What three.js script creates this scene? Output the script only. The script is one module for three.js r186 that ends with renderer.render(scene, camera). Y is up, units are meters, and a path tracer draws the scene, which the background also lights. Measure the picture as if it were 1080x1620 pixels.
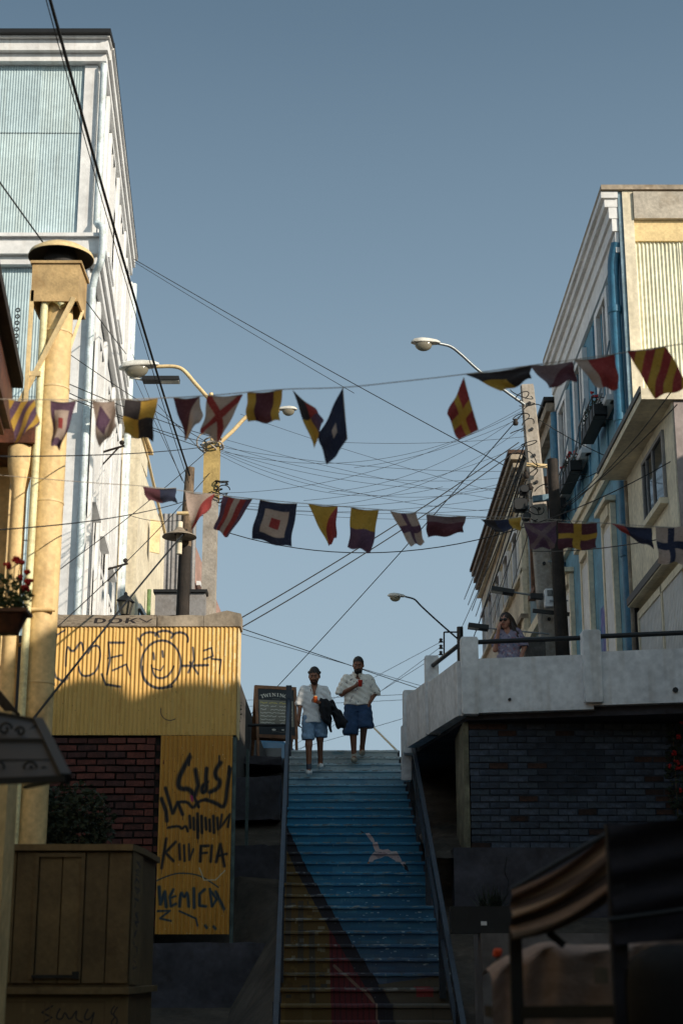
import * as THREE from 'three';
import { mergeGeometries, mergeVertices, toCreasedNormals } from 'three/addons/utils/BufferGeometryUtils.js';

// ---------------------------------------------------------------- camera, sky, sun, exposure
const FPX = 2500, PITCH = Math.atan(0.288), CP = Math.cos(PITCH), SP = Math.sin(PITCH), EYE = 1.6;
const scene = new THREE.Scene();
const camera = new THREE.PerspectiveCamera(2 * Math.atan(810 / FPX) * 180 / Math.PI, 1080 / 1620, 0.1, 3000);
camera.position.set(0, EYE, 0);
camera.rotation.set(PITCH, 0, 0);
camera.focus = 25;
camera.userData.fStop = 2.2;
scene.add(camera);
const renderer = new THREE.WebGLRenderer({ antialias: true });
renderer.toneMapping = THREE.LinearToneMapping;
renderer.toneMappingExposure = 1.15;
renderer.shadowMap.enabled = true;
const SUN = new THREE.Vector3(0.72, 0.38, 0.58).normalize();
{
  const W = 256, H = 128, d = new Float32Array(W * H * 4);
  const stops = [[-90, .10, .11, .12], [-4, .24, .27, .30], [0, .32, .405, .465], [8, .308, .412, .49], [16, .262, .362, .45], [24, .178, .262, .345], [34, .104, .166, .235], [55, .092, .15, .215], [90, .088, .144, .208]];
  for (let j = 0; j < H; j++) {
    const el = ((j + .5) / H - .5) * 180;
    let k = 0; while (k < stops.length - 2 && el > stops[k + 1][0]) k++;
    const a = stops[k], b = stops[k + 1]; let t = Math.min(1, Math.max(0, (el - a[0]) / (b[0] - a[0])));
    for (let i = 0; i < W; i++) {
      const ph = ((i + .5) / W - .5) * 2 * Math.PI, ce = Math.cos(el * Math.PI / 180);
      const dot = ce * Math.cos(ph) * SUN.x + Math.sin(el * Math.PI / 180) * SUN.y + ce * Math.sin(ph) * SUN.z;
      const g = el > -4 ? Math.exp((dot - 1) * 5) : 0, o = (j * W + i) * 4;
      d[o] = (a[1] + (b[1] - a[1]) * t) * (1 + 4.8 * g); d[o + 1] = (a[2] + (b[2] - a[2]) * t) * (1 + 3.7 * g); d[o + 2] = (a[3] + (b[3] - a[3]) * t) * (1 + 2.6 * g); d[o + 3] = 1;
    }
  }
  const sky = new THREE.DataTexture(d, W, H, THREE.RGBAFormat, THREE.FloatType);
  sky.mapping = THREE.EquirectangularReflectionMapping; sky.magFilter = sky.minFilter = THREE.LinearFilter; sky.needsUpdate = true;
  scene.background = sky; scene.environment = sky;
}
const sun = new THREE.DirectionalLight(new THREE.Color(1, .88, .72), 4.2);
sun.position.copy(SUN).multiplyScalar(80).add(new THREE.Vector3(0, 6, -24));
sun.target.position.set(0, 6, -24);
sun.castShadow = true; sun.shadow.mapSize.set(4096, 4096);
Object.assign(sun.shadow.camera, { left: -45, right: 45, top: 40, bottom: -40, near: 1, far: 180 });
scene.add(sun, sun.target);

// ---------------------------------------------------------------- helpers
let seed = 7;
const rnd = () => { seed = (seed * 1664525 + 1013904223) >>> 0; return seed / 4294967296; };
const rr = (a, b) => a + (b - a) * rnd();
const V = (x, y, z) => new THREE.Vector3(x, y, z);
// a point of the place, measured on the photograph (pixel of the 1080 x 1620 picture) and its distance d in metres
const at = (px, py, d) => { const u = (px - 540) / FPX, v = (810 - py) / FPX, t = d / (CP - v * SP); return V(u * t, EYE + (v * CP + SP) * t, -d); };
const used = {};
const numbered = n => { const k = used[n] = (used[n] || 0) + 1; return k === 1 ? n : `${n}_${String(k - 1).padStart(3, '0')}`; };

function boxUV(g) {
  g = g.index ? g.toNonIndexed() : g;
  const p = g.attributes.position, uv = new Float32Array(p.count * 2), a = V(), b = V(), c = V();
  for (let i = 0; i < p.count; i += 3) {
    a.fromBufferAttribute(p, i); b.fromBufferAttribute(p, i + 1); c.fromBufferAttribute(p, i + 2);
    const n = b.clone().sub(a).cross(c.clone().sub(a)), ax = Math.abs(n.x), ay = Math.abs(n.y), az = Math.abs(n.z);
    [a, b, c].forEach((q, k) => { const [s, t] = ax >= ay && ax >= az ? [q.z, q.y] : ay >= az ? [q.x, q.z] : [q.x, q.y]; uv[(i + k) * 2] = s; uv[(i + k) * 2 + 1] = t; });
  }
  g.setAttribute('uv', new THREE.BufferAttribute(uv, 2));
  return g;
}
function clean(g) {
  let r = g.userData.keepUV ? (g.index ? g.toNonIndexed() : g) : boxUV(g);
  const o = new THREE.BufferGeometry();
  if (!r.attributes.normal) r.computeVertexNormals();
  for (const k of ['position', 'normal', 'uv']) o.setAttribute(k, r.attributes[k]);
  return o;
}
const M = (geos) => { geos = [].concat(geos).flat(3); return geos.length === 1 ? clean(geos[0]) : mergeGeometries(geos.map(clean)); };
function mesh(name, geos, mat, parent) {
  const m = new THREE.Mesh(M(geos), mat);
  m.name = parent === scene ? numbered(name) : name; m.castShadow = m.receiveShadow = true;
  if (parent) parent.add(m);
  return m;
}
function part(name, geo, mat, parent) { const m = new THREE.Mesh(geo, mat); m.name = name; m.castShadow = m.receiveShadow = true; parent.add(m); return m; }
function thing(name, label, category, pos = [0, 0, 0], group, ry = 0) {
  const o = new THREE.Group(); o.name = numbered(name); o.position.set(...pos); o.rotation.y = ry;
  o.userData = { label, category }; if (group) o.userData.group = group; scene.add(o); return o;
}
function tag(m, label, category, group) { Object.assign(m.userData, { label, category }); if (group) m.userData.group = group; return m; }
const structure = (name, geos, mat) => { const m = mesh(name, geos, mat, scene); m.userData.kind = 'structure'; return m; };

const bx = (x0, x1, y0, y1, z0, z1) => { const g = new THREE.BoxGeometry(Math.abs(x1 - x0), Math.abs(y1 - y0), Math.abs(z1 - z0)); g.translate((x0 + x1) / 2, (y0 + y1) / 2, (z0 + z1) / 2); return g; };
// a box with softened edges: its top and front arrises are chamfered
function cbx(x0, x1, y0, y1, z0, z1, c = .01) {
  const s = new THREE.Shape(); c = Math.min(c, (x1 - x0) * .3, (y1 - y0) * .3);
  s.moveTo(x0 + c, y0); s.lineTo(x1 - c, y0); s.lineTo(x1, y0 + c); s.lineTo(x1, y1 - c); s.lineTo(x1 - c, y1); s.lineTo(x0 + c, y1); s.lineTo(x0, y1 - c); s.lineTo(x0, y0 + c);
  const zz = Math.min(z0, z1), dz = Math.abs(z1 - z0), b = Math.min(c * .7, dz * .2);
  const g = new THREE.ExtrudeGeometry(s, { depth: dz - 2 * b, bevelEnabled: true, bevelThickness: b, bevelSize: b * .6, bevelOffset: -b * .6, bevelSegments: 1 });
  g.translate(0, 0, zz + b); return g;
}
function rod(a, b, r, r2 = r, seg = 8) {
  const d = b.clone().sub(a), g = new THREE.CylinderGeometry(r2, r, d.length(), seg);
  g.applyQuaternion(new THREE.Quaternion().setFromUnitVectors(V(0, 1, 0), d.clone().normalize()));
  g.translate((a.x + b.x) / 2, (a.y + b.y) / 2, (a.z + b.z) / 2); return g;
}
function beam(a, b, w, h, up = V(0, 1, 0)) {
  const d = b.clone().sub(a), L = d.length(), z = d.clone().normalize(), x = up.clone().cross(z).normalize(), y = z.clone().cross(x);
  const g = new THREE.BoxGeometry(w, h, L); g.applyMatrix4(new THREE.Matrix4().makeBasis(x, y, z));
  g.translate((a.x + b.x) / 2, (a.y + b.y) / 2, (a.z + b.z) / 2); return g;
}
const tube = (pts, r, n = pts.length * 3, seg = 6) => new THREE.TubeGeometry(new THREE.CatmullRomCurve3(pts), n, r, seg);
const move = (g, x, y, z) => { g.translate(x, y, z); return g; };
const lathe = (pts, seg = 20) => new THREE.LatheGeometry(pts.map(([r, y]) => new THREE.Vector2(r, y)), seg);
const ico = (x, y, z, r, d = 1) => move(new THREE.IcosahedronGeometry(r, d), x, y, z);

// ---- procedural surface textures
const NS = 256;
function lattice(n, s) { const a = new Float32Array(n * n); let q = s >>> 0; for (let i = 0; i < n * n; i++) { q = (q * 1664525 + 1013904223) >>> 0; a[i] = q / 4294967296; } return a; }
function fbm(s, base, oct, sx = 1) {
  const out = new Float32Array(NS * NS); let amp = 1, tot = 0;
  for (let o = 0; o < oct; o++) {
    const n = base << o, ny = Math.max(1, Math.round(n / sx)), L = lattice(Math.max(n, ny), s + o * 101), w = Math.max(n, ny);
    for (let j = 0; j < NS; j++) for (let i = 0; i < NS; i++) {
      const x = i / NS * n, y = j / NS * ny, x0 = x | 0, y0 = y | 0; let fx = x - x0, fy = y - y0; fx = fx * fx * (3 - 2 * fx); fy = fy * fy * (3 - 2 * fy);
      const A = L[(y0 % ny) * w + x0 % n], B = L[(y0 % ny) * w + (x0 + 1) % n], C = L[((y0 + 1) % ny) * w + x0 % n], D = L[((y0 + 1) % ny) * w + (x0 + 1) % n];
      out[j * NS + i] += amp * ((A + (B - A) * fx) * (1 - fy) + (C + (D - C) * fx) * fy);
    }
    tot += amp; amp *= .55;
  }
  for (let i = 0; i < out.length; i++) out[i] /= tot;
  return out;
}
const N1 = fbm(11, 4, 6), N2 = fbm(29, 3, 5), NF = fbm(53, 32, 3), NSt = fbm(71, 24, 3, 12);
const bumpTex = {}, bumpBase = {};
function bumpOf(kind, m) {
  const key = kind + m; if (bumpTex[key]) return bumpTex[key];
  if (!bumpBase[kind]) {
    const src = { fine: NF, coarse: N1, grain: NSt }[kind], d = new Uint8Array(NS * NS * 4);
    for (let i = 0; i < NS * NS; i++) { d[i * 4] = d[i * 4 + 1] = d[i * 4 + 2] = src[i] * 255; d[i * 4 + 3] = 255; }
    const t = new THREE.DataTexture(d, NS, NS); t.wrapS = t.wrapT = THREE.RepeatWrapping; t.magFilter = THREE.LinearFilter; t.needsUpdate = true; bumpBase[kind] = t;
  }
  const t = bumpBase[kind].clone(); t.repeat.set(1 / m, 1 / m); t.needsUpdate = true; return bumpTex[key] = t;
}
// paint / plaster / metal with fine grain, patches, blotchy stains and rain streaks: a few shared patterns that tint the base colour
const patterns = {};
const near = (x, l) => l.reduce((a, b) => Math.abs(b - x) < Math.abs(a - x) ? b : a);
const lin = c => c <= .04045 ? c / 12.92 : ((c + .055) / 1.055) ** 2.4;
function pattern(v, p, st, sk) {
  v = near(v, [.06, .1, .2]); p = near(p, [.07, .13, .25]); st = near(st, [0, .35, .6]); sk = near(sk, [0, .3, .55]);
  const key = [v, p, st, sk].join(); if (patterns[key]) return patterns[key];
  const d = new Uint8Array(NS * NS * 4), off = Object.keys(patterns).length * 37, S = [.78, .74, .69];
  for (let j = 0; j < NS; j++) for (let i = 0; i < NS; i++) {
    const k = j * NS + i, q = ((j + off) % NS) * NS + (i + off * 3) % NS;
    const f = 1 + v * (NF[k] - .5) * 2 + p * (N1[q] - .5) * 3, w = Math.min(1, Math.max(0, Math.min(1, (N2[q] + .25 * (NF[q] - .5) - .57) * 6)) * st + Math.max(0, NSt[q] - .5) * sk * 2);
    for (let a = 0; a < 3; a++) d[k * 4 + a] = Math.max(0, Math.min(255, 209 * (1 - w + S[a] * w) * f));
    d[k * 4 + 3] = 255;
  }
  const t = new THREE.DataTexture(d, NS, NS); t.colorSpace = THREE.SRGBColorSpace; t.wrapS = t.wrapT = THREE.RepeatWrapping; t.magFilter = THREE.LinearFilter; t.needsUpdate = true;
  return patterns[key] = t;
}
function surf(hex, { v = .1, p = .12, st = 0, sk = 0, m = 2, rough = .85, metal = 0, bump = .002, bk = 'fine', bm = .6, extra = {} } = {}) {
  const t = pattern(v, p, st, sk).clone(), L = lin(.82); t.repeat.set(1 / m, 1 / m); t.offset.set((hex % 17) / 17, (hex % 13) / 13); t.needsUpdate = true;
  const mat = new THREE.MeshPhysicalMaterial({ map: t, roughness: rough, metalness: metal, side: THREE.DoubleSide, ...extra });
  mat.color.setRGB(...[hex >> 16 & 255, hex >> 8 & 255, hex & 255].map(c => Math.min(1.2, lin(c / 255) / L)));
  if (bump) { mat.bumpMap = bumpOf(bk, bm); mat.bumpScale = bump; }
  return mat;
}
const flat = (hex, rough = .8, extra = {}) => new THREE.MeshPhysicalMaterial({ color: hex, roughness: rough, side: THREE.DoubleSide, ...extra });
function canvasTex(w, h, draw) {
  const c = document.createElement('canvas'); c.width = w; c.height = h; const x = c.getContext('2d'); draw(x, w, h);
  const t = new THREE.CanvasTexture(c); t.colorSpace = THREE.SRGBColorSpace; return t;
}
function speckle(x, w, h, cols, n, s0, s1) { for (let i = 0; i < n; i++) { x.fillStyle = cols[(rnd() * cols.length) | 0]; const s = rr(s0, s1); x.fillRect(rnd() * w, rnd() * h, s, s * rr(.4, 2)); } }
const spray = (x, pts, wd, col) => { x.globalAlpha = .22; stroke(x, pts, wd * 1.75, col); x.globalAlpha = .4; stroke(x, pts, wd * 1.3, col); x.globalAlpha = .95; stroke(x, pts.map(([a, b]) => [a + rr(-2, 2), b + rr(-2, 2)]), wd * rr(.7, 1), col); x.globalAlpha = 1; if (rnd() < .3) { const [a, b] = pts[pts.length - 1]; x.globalAlpha = .6; stroke(x, [[a, b], [a + 1, b + rr(12, 46)]], wd * .3, col); x.globalAlpha = 1; } };
const stroke = (x, pts, wd, col) => { x.strokeStyle = col; x.lineWidth = wd; x.lineCap = x.lineJoin = 'round'; x.beginPath(); x.moveTo(...pts[0]); if (pts.length < 5) pts.slice(1).forEach(p => x.lineTo(...p)); else for (let i = 1; i < pts.length - 1; i++) { const [a, b] = pts[i], [c, d] = pts[i + 1], k = i === pts.length - 2 ? 1 : .5; x.quadraticCurveTo(a, b, a + (c - a) * k, b + (d - b) * k); } x.stroke(); };

const MT = {
  ground: surf(0x4a4744, { st: .6, m: 3, bump: .01, bk: 'coarse', bm: 1.5 }),
  dirt: surf(0x4d443a, { st: .6, p: .3, m: 1.6, bump: .03, bk: 'coarse', bm: .9 }),
  concrete: surf(0x6b6766, { st: .55, p: .25, m: 2.4, bump: .008, bk: 'coarse', bm: .8 }),
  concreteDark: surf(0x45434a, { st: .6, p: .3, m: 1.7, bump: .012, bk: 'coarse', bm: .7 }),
  coping: surf(0x9a8d7c, { st: .6, p: .25, m: 1.3, bump: .008, bk: 'coarse', bm: .5 }),
  whiteWall: surf(0xe4e1e0, { st: 0, p: .07, sk: .55, m: 2.2, bump: .004, bk: 'coarse', bm: .7 }),
  cream: surf(0xe4d8bf, { st: .0, p: .07, sk: .3, m: 2 }),
  creamMetal: surf(0xf0e0c6, { st: 0, p: .07, sk: .3, m: 2.2, rough: .55 }),
  whiteTrim: surf(0xeeedeb, { v: .06, st: 0, p: .07, sk: .3, m: 2.3, rough: .6 }),
  paleBlue: [0xafc3c9, 0xb4c7cb, 0xabc0c7].map((c, i) => surf(c, { v: .06, st: 0, p: .07, sk: .3, m: 2.1 + i * .3, rough: .6 })),
  paleSide: surf(0xe2ebf1, { v: .06, st: 0, p: .07, sk: .3, m: 1.9, rough: .7 }),
  pipeBlue: surf(0xd0dce0, { st: .3, m: .8, rough: .5 }),
  blue: surf(0x5f93ae, { st: .4, p: .14, sk: .35, m: 1.9, rough: .7 }),
  blueDark: surf(0x3d7695, { st: .4, p: .12, sk: .3, m: 1.2, rough: .5 }),
  yellow: surf(0xe2c48e, { st: .3, p: .1, sk: .25, m: 1.4, rough: .65 }),
  yellowPaint: surf(0xe2c795, { st: .25, p: .08, m: 1.1, rough: .6 }),
  yellowPipe: surf(0xefdcae, { st: .3, p: .08, m: .7, rough: .55 }),
  hoodMetal: surf(0xc0a272, { st: .5, p: .15, m: .6, rough: .6 }),
  darkMetal: surf(0x2a2725, { p: .3, m: .5, rough: .7 }),  // near black metal for the hood floor, cap lining and cap inside
  brownWood: surf(0x5a3320, { v: .2, p: .25, sk: .6, m: .8, rough: .55, bump: .002, bk: 'grain', bm: .6 }),
  pinkWood: surf(0x9d7d70, { v: .15, p: .2, sk: .5, m: .7, rough: .6, bk: 'grain', bm: .5 }),
  darkWood: surf(0x2b241f, { v: .2, p: .3, sk: .6, m: .9, bump: .004, bk: 'grain', bm: .5 }),
  poleWood: surf(0x6e5c49, { v: .2, p: .3, sk: .7, m: .9, bump: .004, bk: 'grain', bm: .4 }),
  poleConcrete: surf(0xa79f95, { st: .4, p: .15, m: 1.1, bump: .003 }),
  black: surf(0x17181a, { p: .3, m: .8, rough: .55, bump: 0 }),
  rubber: flat(0x101114, .7),
  railBlue: surf(0x1e2a38, { st: .4, p: .25, m: .7, rough: .45 }),
  grey: surf(0x8d8b8b, { st: .3, p: .08, m: 1.6 }),
  steel: surf(0x8c9296, { p: .1, m: .7, rough: .45, metal: .6 }),
  lampWhite: surf(0xd9d6cd, { st: .3, m: .5, rough: .45 }),
  glass: new THREE.MeshPhysicalMaterial({ color: 0x1d262c, roughness: .06, metalness: 0, ior: 1.5, specularIntensity: 1 }),
  lens: new THREE.MeshPhysicalMaterial({ color: 0xa79f8c, roughness: .12, transmission: .5, thickness: 0, ior: 1.45 }),
  brick: [0x5c2f26, 0x4d2922, 0x66352a, 0x412521].map(c => surf(c, { v: .2, p: .25, m: .5, bump: .006, bk: 'coarse', bm: .25 })),
  mortar: surf(0x1f1816, { p: .2, m: .6, bump: .006, bk: 'coarse', bm: .3 }),
  paintBrick: [0x3d4654, 0x434b58, 0x38414f, 0x3f4852].map(c => surf(c, { v: .15, p: .25, st: .5, m: .6, bump: .005, bk: 'coarse', bm: .25 })),
  paintDark: [0x2c333e, 0x282f3a].map(c => surf(c, { v: .15, p: .2, m: .6, bump: .005, bk: 'coarse', bm: .25 })),
  bareBrick: [0x3a241a, 0x2a1a14].map(c => surf(c, { v: .25, p: .3, m: .4, bump: .008, bk: 'coarse', bm: .2 })),
  leaf: flat(0x31451f, .75, { transmission: .3, thickness: 0 }), leafDark: flat(0x22301a, .8, { transmission: .2, thickness: 0 }),
  red: flat(0xb01c1c, .7), orange: flat(0xe0522a, .6), pink: flat(0xb52a48, .7),
  skinA: surf(0x8a5b42, { v: .05, p: .06, m: .3, rough: .55, bump: 0 }), skinB: surf(0x7d4f39, { v: .05, p: .06, m: .3, rough: .55, bump: 0 }), skinW: surf(0xb07c66, { v: .04, p: .05, m: .3, rough: .55, bump: 0 }),
  hair: surf(0x15110f, { v: .3, p: .3, sk: .5, m: .15, rough: .5, bump: .003, bk: 'grain', bm: .1 }),
  hairBrown: surf(0x2b1a12, { v: .3, p: .3, sk: .6, m: .2, rough: .5, bump: .003, bk: 'grain', bm: .12 }),
};

// corrugated sheet hung in the plane z = 0, lower left corner at the origin, waves run upright
function corrugated(w, h, pitch, amp, uvBox) {
  const n = Math.max(2, Math.round(w / pitch * 6)), P = [], U = [], I = [], Nn = [];
  for (let i = 0; i <= n; i++) {
    const x = w * i / n, ph = x / pitch * 2 * Math.PI, z = amp * Math.sin(ph), s = -amp * Math.cos(ph) * 2 * Math.PI / pitch, l = Math.hypot(s, 1);
    for (const y of [0, h]) { P.push(x, y, z); Nn.push(s / l, 0, 1 / l); U.push(uvBox ? uvBox[0] + (uvBox[1] - uvBox[0]) * i / n : x, uvBox ? (y ? uvBox[3] : uvBox[2]) : y); }
    if (i < n) { const a = i * 2; I.push(a, a + 2, a + 1, a + 1, a + 2, a + 3); }
  }
  const g = new THREE.BufferGeometry();
  g.setAttribute('position', new THREE.Float32BufferAttribute(P, 3)); g.setAttribute('normal', new THREE.Float32BufferAttribute(Nn, 3)); g.setAttribute('uv', new THREE.Float32BufferAttribute(U, 2)); g.setIndex(I);
  g.userData.keepUV = true; return g;
}
// leaves: small bent lozenges scattered through an ellipsoid
function leaves(c, r, n, s0, s1, flatY = 0) {
  const P = [], q = new THREE.Quaternion(), e = new THREE.Euler();
  for (let i = 0; i < n; i++) {
    let x, y, z, l; do { x = rr(-1, 1); y = rr(-1, 1); z = rr(-1, 1); l = x * x + y * y + z * z; } while (l > 1 || (l < .25 && rnd() < .6));
    e.set(rr(0, 6.3), rr(0, 6.3), rr(0, 6.3)); q.setFromEuler(e); const s = rr(s0, s1);
    const o = V(c[0] + x * r[0], c[1] + y * r[1], c[2] + z * r[2]);
    const k = [V(0, 0, -s), V(s * .55, s * .15, 0), V(0, -s * .12, s), V(-s * .55, s * .15, 0)].map(w => w.applyQuaternion(q).add(o));
    for (const t of [[0, 1, 2], [0, 2, 3]]) for (const a of t) P.push(k[a].x, k[a].y, k[a].z);
  }
  const g = new THREE.BufferGeometry(); g.setAttribute('position', new THREE.Float32BufferAttribute(P, 3)); g.computeVertexNormals(); return g;
}
function cloth(pts, nu, nv, fn) { // grid surface from fn(u, v) -> Vector3
  const P = [], U = [], I = [];
  for (let j = 0; j <= nv; j++) for (let i = 0; i <= nu; i++) { const p = fn(i / nu, j / nv); P.push(p.x, p.y, p.z); U.push(i / nu, 1 - j / nv); }
  for (let j = 0; j < nv; j++) for (let i = 0; i < nu; i++) { const a = j * (nu + 1) + i, b = a + nu + 1; I.push(a, b, a + 1, a + 1, b, b + 1); }
  const g = new THREE.BufferGeometry(); g.setAttribute('position', new THREE.Float32BufferAttribute(P, 3)); g.setAttribute('uv', new THREE.Float32BufferAttribute(U, 2)); g.setIndex(I); g.computeVertexNormals(); g.userData.keepUV = true; return g;
}

// ================================================================ THE SETTING
// hillside: street level by the camera, the slope under the stairs, the upper level beyond to the horizon
{
  const xs = [-900, -300, -90, -40, -20, -10, -6, -4, -2.5, -1.4, -.7, 0, .7, 1.4, 2.5, 4, 6, 10, 20, 40, 90, 300, 900], zs = [300, 60, 20, 8, 0, -5, -9, -12, -14, -15, -16, -17, -18, -19, -20, -21, -22, -23, -24, -25, -26, -27, -28, -30, -34, -40, -50, -70, -120, -300, -1200];
  const P = [], I = [];
  const hgt = (x, z) => { const d = -z; let y = d < 14.8 ? -.02 : d < 27.3 ? (d - 14.8) * .4 - .12 : 4.86; if (x < -.9 && d > 14.8 && d < 21.5) y = (d - 14.8) * .2 - .12; if (d > 14.8 && d < 27.3) y += .03 * Math.sin(x * 3 + d * 2); return y; };
  for (const z of zs) for (const x of xs) P.push(x, hgt(x, z), z);
  const w = xs.length;
  for (let j = 0; j < zs.length - 1; j++) for (let i = 0; i < w - 1; i++) { const a = j * w + i; I.push(a, a + 1, a + w, a + 1, a + w + 1, a + w); }
  const g = new THREE.BufferGeometry(); g.setAttribute('position', new THREE.Float32BufferAttribute(P, 3)); g.setIndex(I); g.computeVertexNormals();
  structure('hillside_ground', g, MT.dirt);
}
structure('upper_terrace_ground', [bx(-14, -1.62, 3.5, 5.98, -44, -21.35)], MT.ground);
structure('upper_pavement', [bx(1.75, 4.86, 4.95, 5.5, -60, -24.2)], MT.concrete);

// ---------------------------------------------------------------- painted stairway
const stairX = d => .035 + (27.5 - d) * .026, RISE = .16, RUN = .395, SHW = .955;
{
  const st = thing('stairway', 'long concrete stairway painted with a blue sea mural and a flying seagull', 'stairs');
  const mural = canvasTex(720, 1536, (x, w, h) => {
    const gr = x.createLinearGradient(0, 0, 0, h);
    [[0, '#c6cdcc'], [.1, '#b0bfc4'], [.18, '#83a5b5'], [.26, '#4585a3'], [.4, '#27759a'], [.6, '#226a8e'], [.72, '#245f80'], [.82, '#2f5a78'], [.9, '#3c526d'], [1, '#40475d']].forEach(([a, c]) => gr.addColorStop(a, c));
    x.fillStyle = gr; x.fillRect(0, 0, w, h);
    for (let i = 0; i < 900; i++) { x.globalAlpha = rr(.04, .16); x.fillStyle = ['#c6d6da', '#2c6f96', '#3aa0bd', '#24506e', '#6f6a60'][(rnd() * 5) | 0]; x.fillRect(rnd() * w, rnd() * h, rr(20, 170), rr(4, 26)); }
    for (let i = 0; i < 120; i++) { x.globalAlpha = rr(.3, .8); x.fillStyle = '#cfe0e2'; x.fillRect(rr(.3, .95) * w, (.60 + .3 * rnd()) * h, rr(3, 16), rr(2, 5)); }
    x.globalAlpha = 1;
    // container port at the lower left: yellow stacks, a red hull, a dark band for the gunwale
    const q = (a, b) => [a * w, b * h];
    x.fillStyle = '#5f4a24'; x.beginPath(); x.moveTo(...q(0, .46)); x.lineTo(...q(.62, 1)); x.lineTo(...q(0, 1)); x.fill();
    for (let i = 0; i < 60; i++) { x.globalAlpha = .65; x.fillStyle = ['#4f3a18', '#2f3540', '#77602e', '#8d897c', '#6b5a38'][(rnd() * 5) | 0]; const a = rr(0, .28), b = rr(.55, 1); if (b > .5 + a * .85) x.fillRect(a * w, b * h, rr(10, 34), rr(8, 20)); }
    x.globalAlpha = .5; x.fillStyle = '#2f3340'; for (const [a, b] of [[.1, .7], [.02, .64], [.17, .8]]) x.fillRect(a * w, b * h, 26, 300);
    x.globalAlpha = 1;
    x.fillStyle = '#5e1d24'; x.beginPath(); x.moveTo(...q(.30, .765)); x.lineTo(...q(.56, .985)); x.lineTo(...q(.56, 1)); x.lineTo(...q(.29, 1)); x.fill();
    x.strokeStyle = '#461820'; x.lineWidth = 7; for (let k = 0; k < 8; k++) { x.beginPath(); x.moveTo(...q(.31 + k * .032, .79 + k * .027)); x.lineTo(...q(.31 + k * .032, 1)); x.stroke(); }
    stroke(x, [q(.32, .90), q(.56, 1)], 12, '#7d6658');
    x.strokeStyle = '#22202a'; x.lineWidth = 56; x.beginPath(); x.moveTo(...q(-.02, .42)); x.lineTo(...q(.12, .585)); x.lineTo(...q(.33, .78)); x.lineTo(...q(.50, .925)); x.lineTo(...q(.64, 1.03)); x.stroke();
    speckle(x, w * .55, h, ['rgba(200,205,210,.35)'], 60, 3, 8);
    x.fillStyle = '#5d5240'; x.globalAlpha = .8; x.beginPath(); x.moveTo(...q(.57, .95)); x.lineTo(...q(1, .925)); x.lineTo(...q(1, 1)); x.lineTo(...q(.64, 1)); x.fill(); x.globalAlpha = 1;
    x.fillStyle = '#8a3a3c'; x.fillRect(.78 * w, .955 * h, 70, 40);
    // seagull
    const gull = '#cdb6b4', shape = p => { x.beginPath(); p.forEach(([a, b], i) => i ? x.lineTo(...q(a, b)) : x.moveTo(...q(a, b))); x.closePath(); x.fill(); };
    x.fillStyle = gull;
    shape([[.575, .424], [.625, .437], [.665, .460], [.69, .492], [.705, .512], [.672, .515], [.65, .493], [.645, .468], [.615, .45]]);
    shape([[.70, .507], [.76, .503], [.81, .518], [.845, .545], [.872, .582], [.838, .572], [.80, .548], [.75, .535], [.70, .533]]);
    shape([[.60, .562], [.615, .540], [.65, .52], [.70, .503], [.745, .509], [.755, .528], [.70, .540], [.65, .546], [.63, .556]]);
    x.fillStyle = '#a78f92'; shape([[.64, .528], [.72, .52], [.75, .527], [.68, .542]]);
    x.fillStyle = '#26282e'; shape([[.57, .421], [.60, .428], [.622, .440], [.60, .441]]); shape([[.848, .566], [.876, .575], [.885, .592], [.855, .584]]);
    x.fillStyle = '#b06a2a'; shape([[.588, .566], [.605, .556], [.606, .566]]);
    // worn, dirty paint: scuffs with ragged outlines
    for (let i = 0; i < 700; i++) { x.globalAlpha = rr(.1, .45); x.fillStyle = ['#4a4a4c', '#77787a', '#2f3436'][(rnd() * 3) | 0]; x.fillRect(rnd() * w, rnd() * h, rr(1, 9), rr(1, 6)); }
    for (let k = 0; k < 25; k++) for (let i = 0; i < 90; i++) { x.globalAlpha = rr(.15, .5); x.fillStyle = '#2d3236'; x.fillRect(rnd() * w, (k + 1) / 25 * h - rr(0, 12) * rnd(), rr(3, 26), rr(1, 5)); }
    for (let k = 0; k < 25; k++) for (let i = 0; i < 26; i++) { x.globalAlpha = rr(.25, .8); x.fillStyle = ['#7c7b77', '#8f8e89', '#5d5c5a'][(rnd() * 3) | 0]; x.beginPath(); x.ellipse(rnd() * w, k / 25 * h + rr(0, 9), rr(3, 24), rr(1, 5), 0, 0, 7); x.fill(); }
    x.globalAlpha = 1;
  });
  const mMat = new THREE.MeshPhysicalMaterial({ map: mural, roughness: .75, bumpMap: bumpOf('fine', .3), bumpScale: .001 });
  for (let k = 0; k < 33; k++) {
    const y = 5.22 - k * RISE, d = 27.5 - k * RUN, last = k === 0, back = last ? 1.2 : RUN + .06, c = stairX(d), n = 26;
    const v1 = 1 - k / 25, v0 = 1 - (k + 1) / 25, P = [], U = [], I = [];
    // profile from the foot of the riser up over a worn, rounded nosing and back along the tread
    const prof = [[.034, -RISE - .01, v0], [.032, -.045, v0 + (v1 - v0) * .72], [0, -.036, v0 + (v1 - v0) * .78], [-.002, -.014, v0 + (v1 - v0) * .93], [.012, 0, v1], [back, .0, v0 + (v1 - v0) * .1]];
    for (let i = 0; i <= n; i++) {
      const s = i / n, w = (NF[((k * 37 + i * 9) % NS) * NS + (i * 5) % NS] - .5);
      for (const [dz, dy, v] of prof) { P.push(c + (s - .5) * 2 * SHW, y + dy + (dy > -.05 && dz < .1 ? w * .014 : 0), -d - dz + (dz < .015 ? w * .014 : 0)); U.push(s, Math.max(.004, Math.min(.996, v))); }
    }
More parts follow.
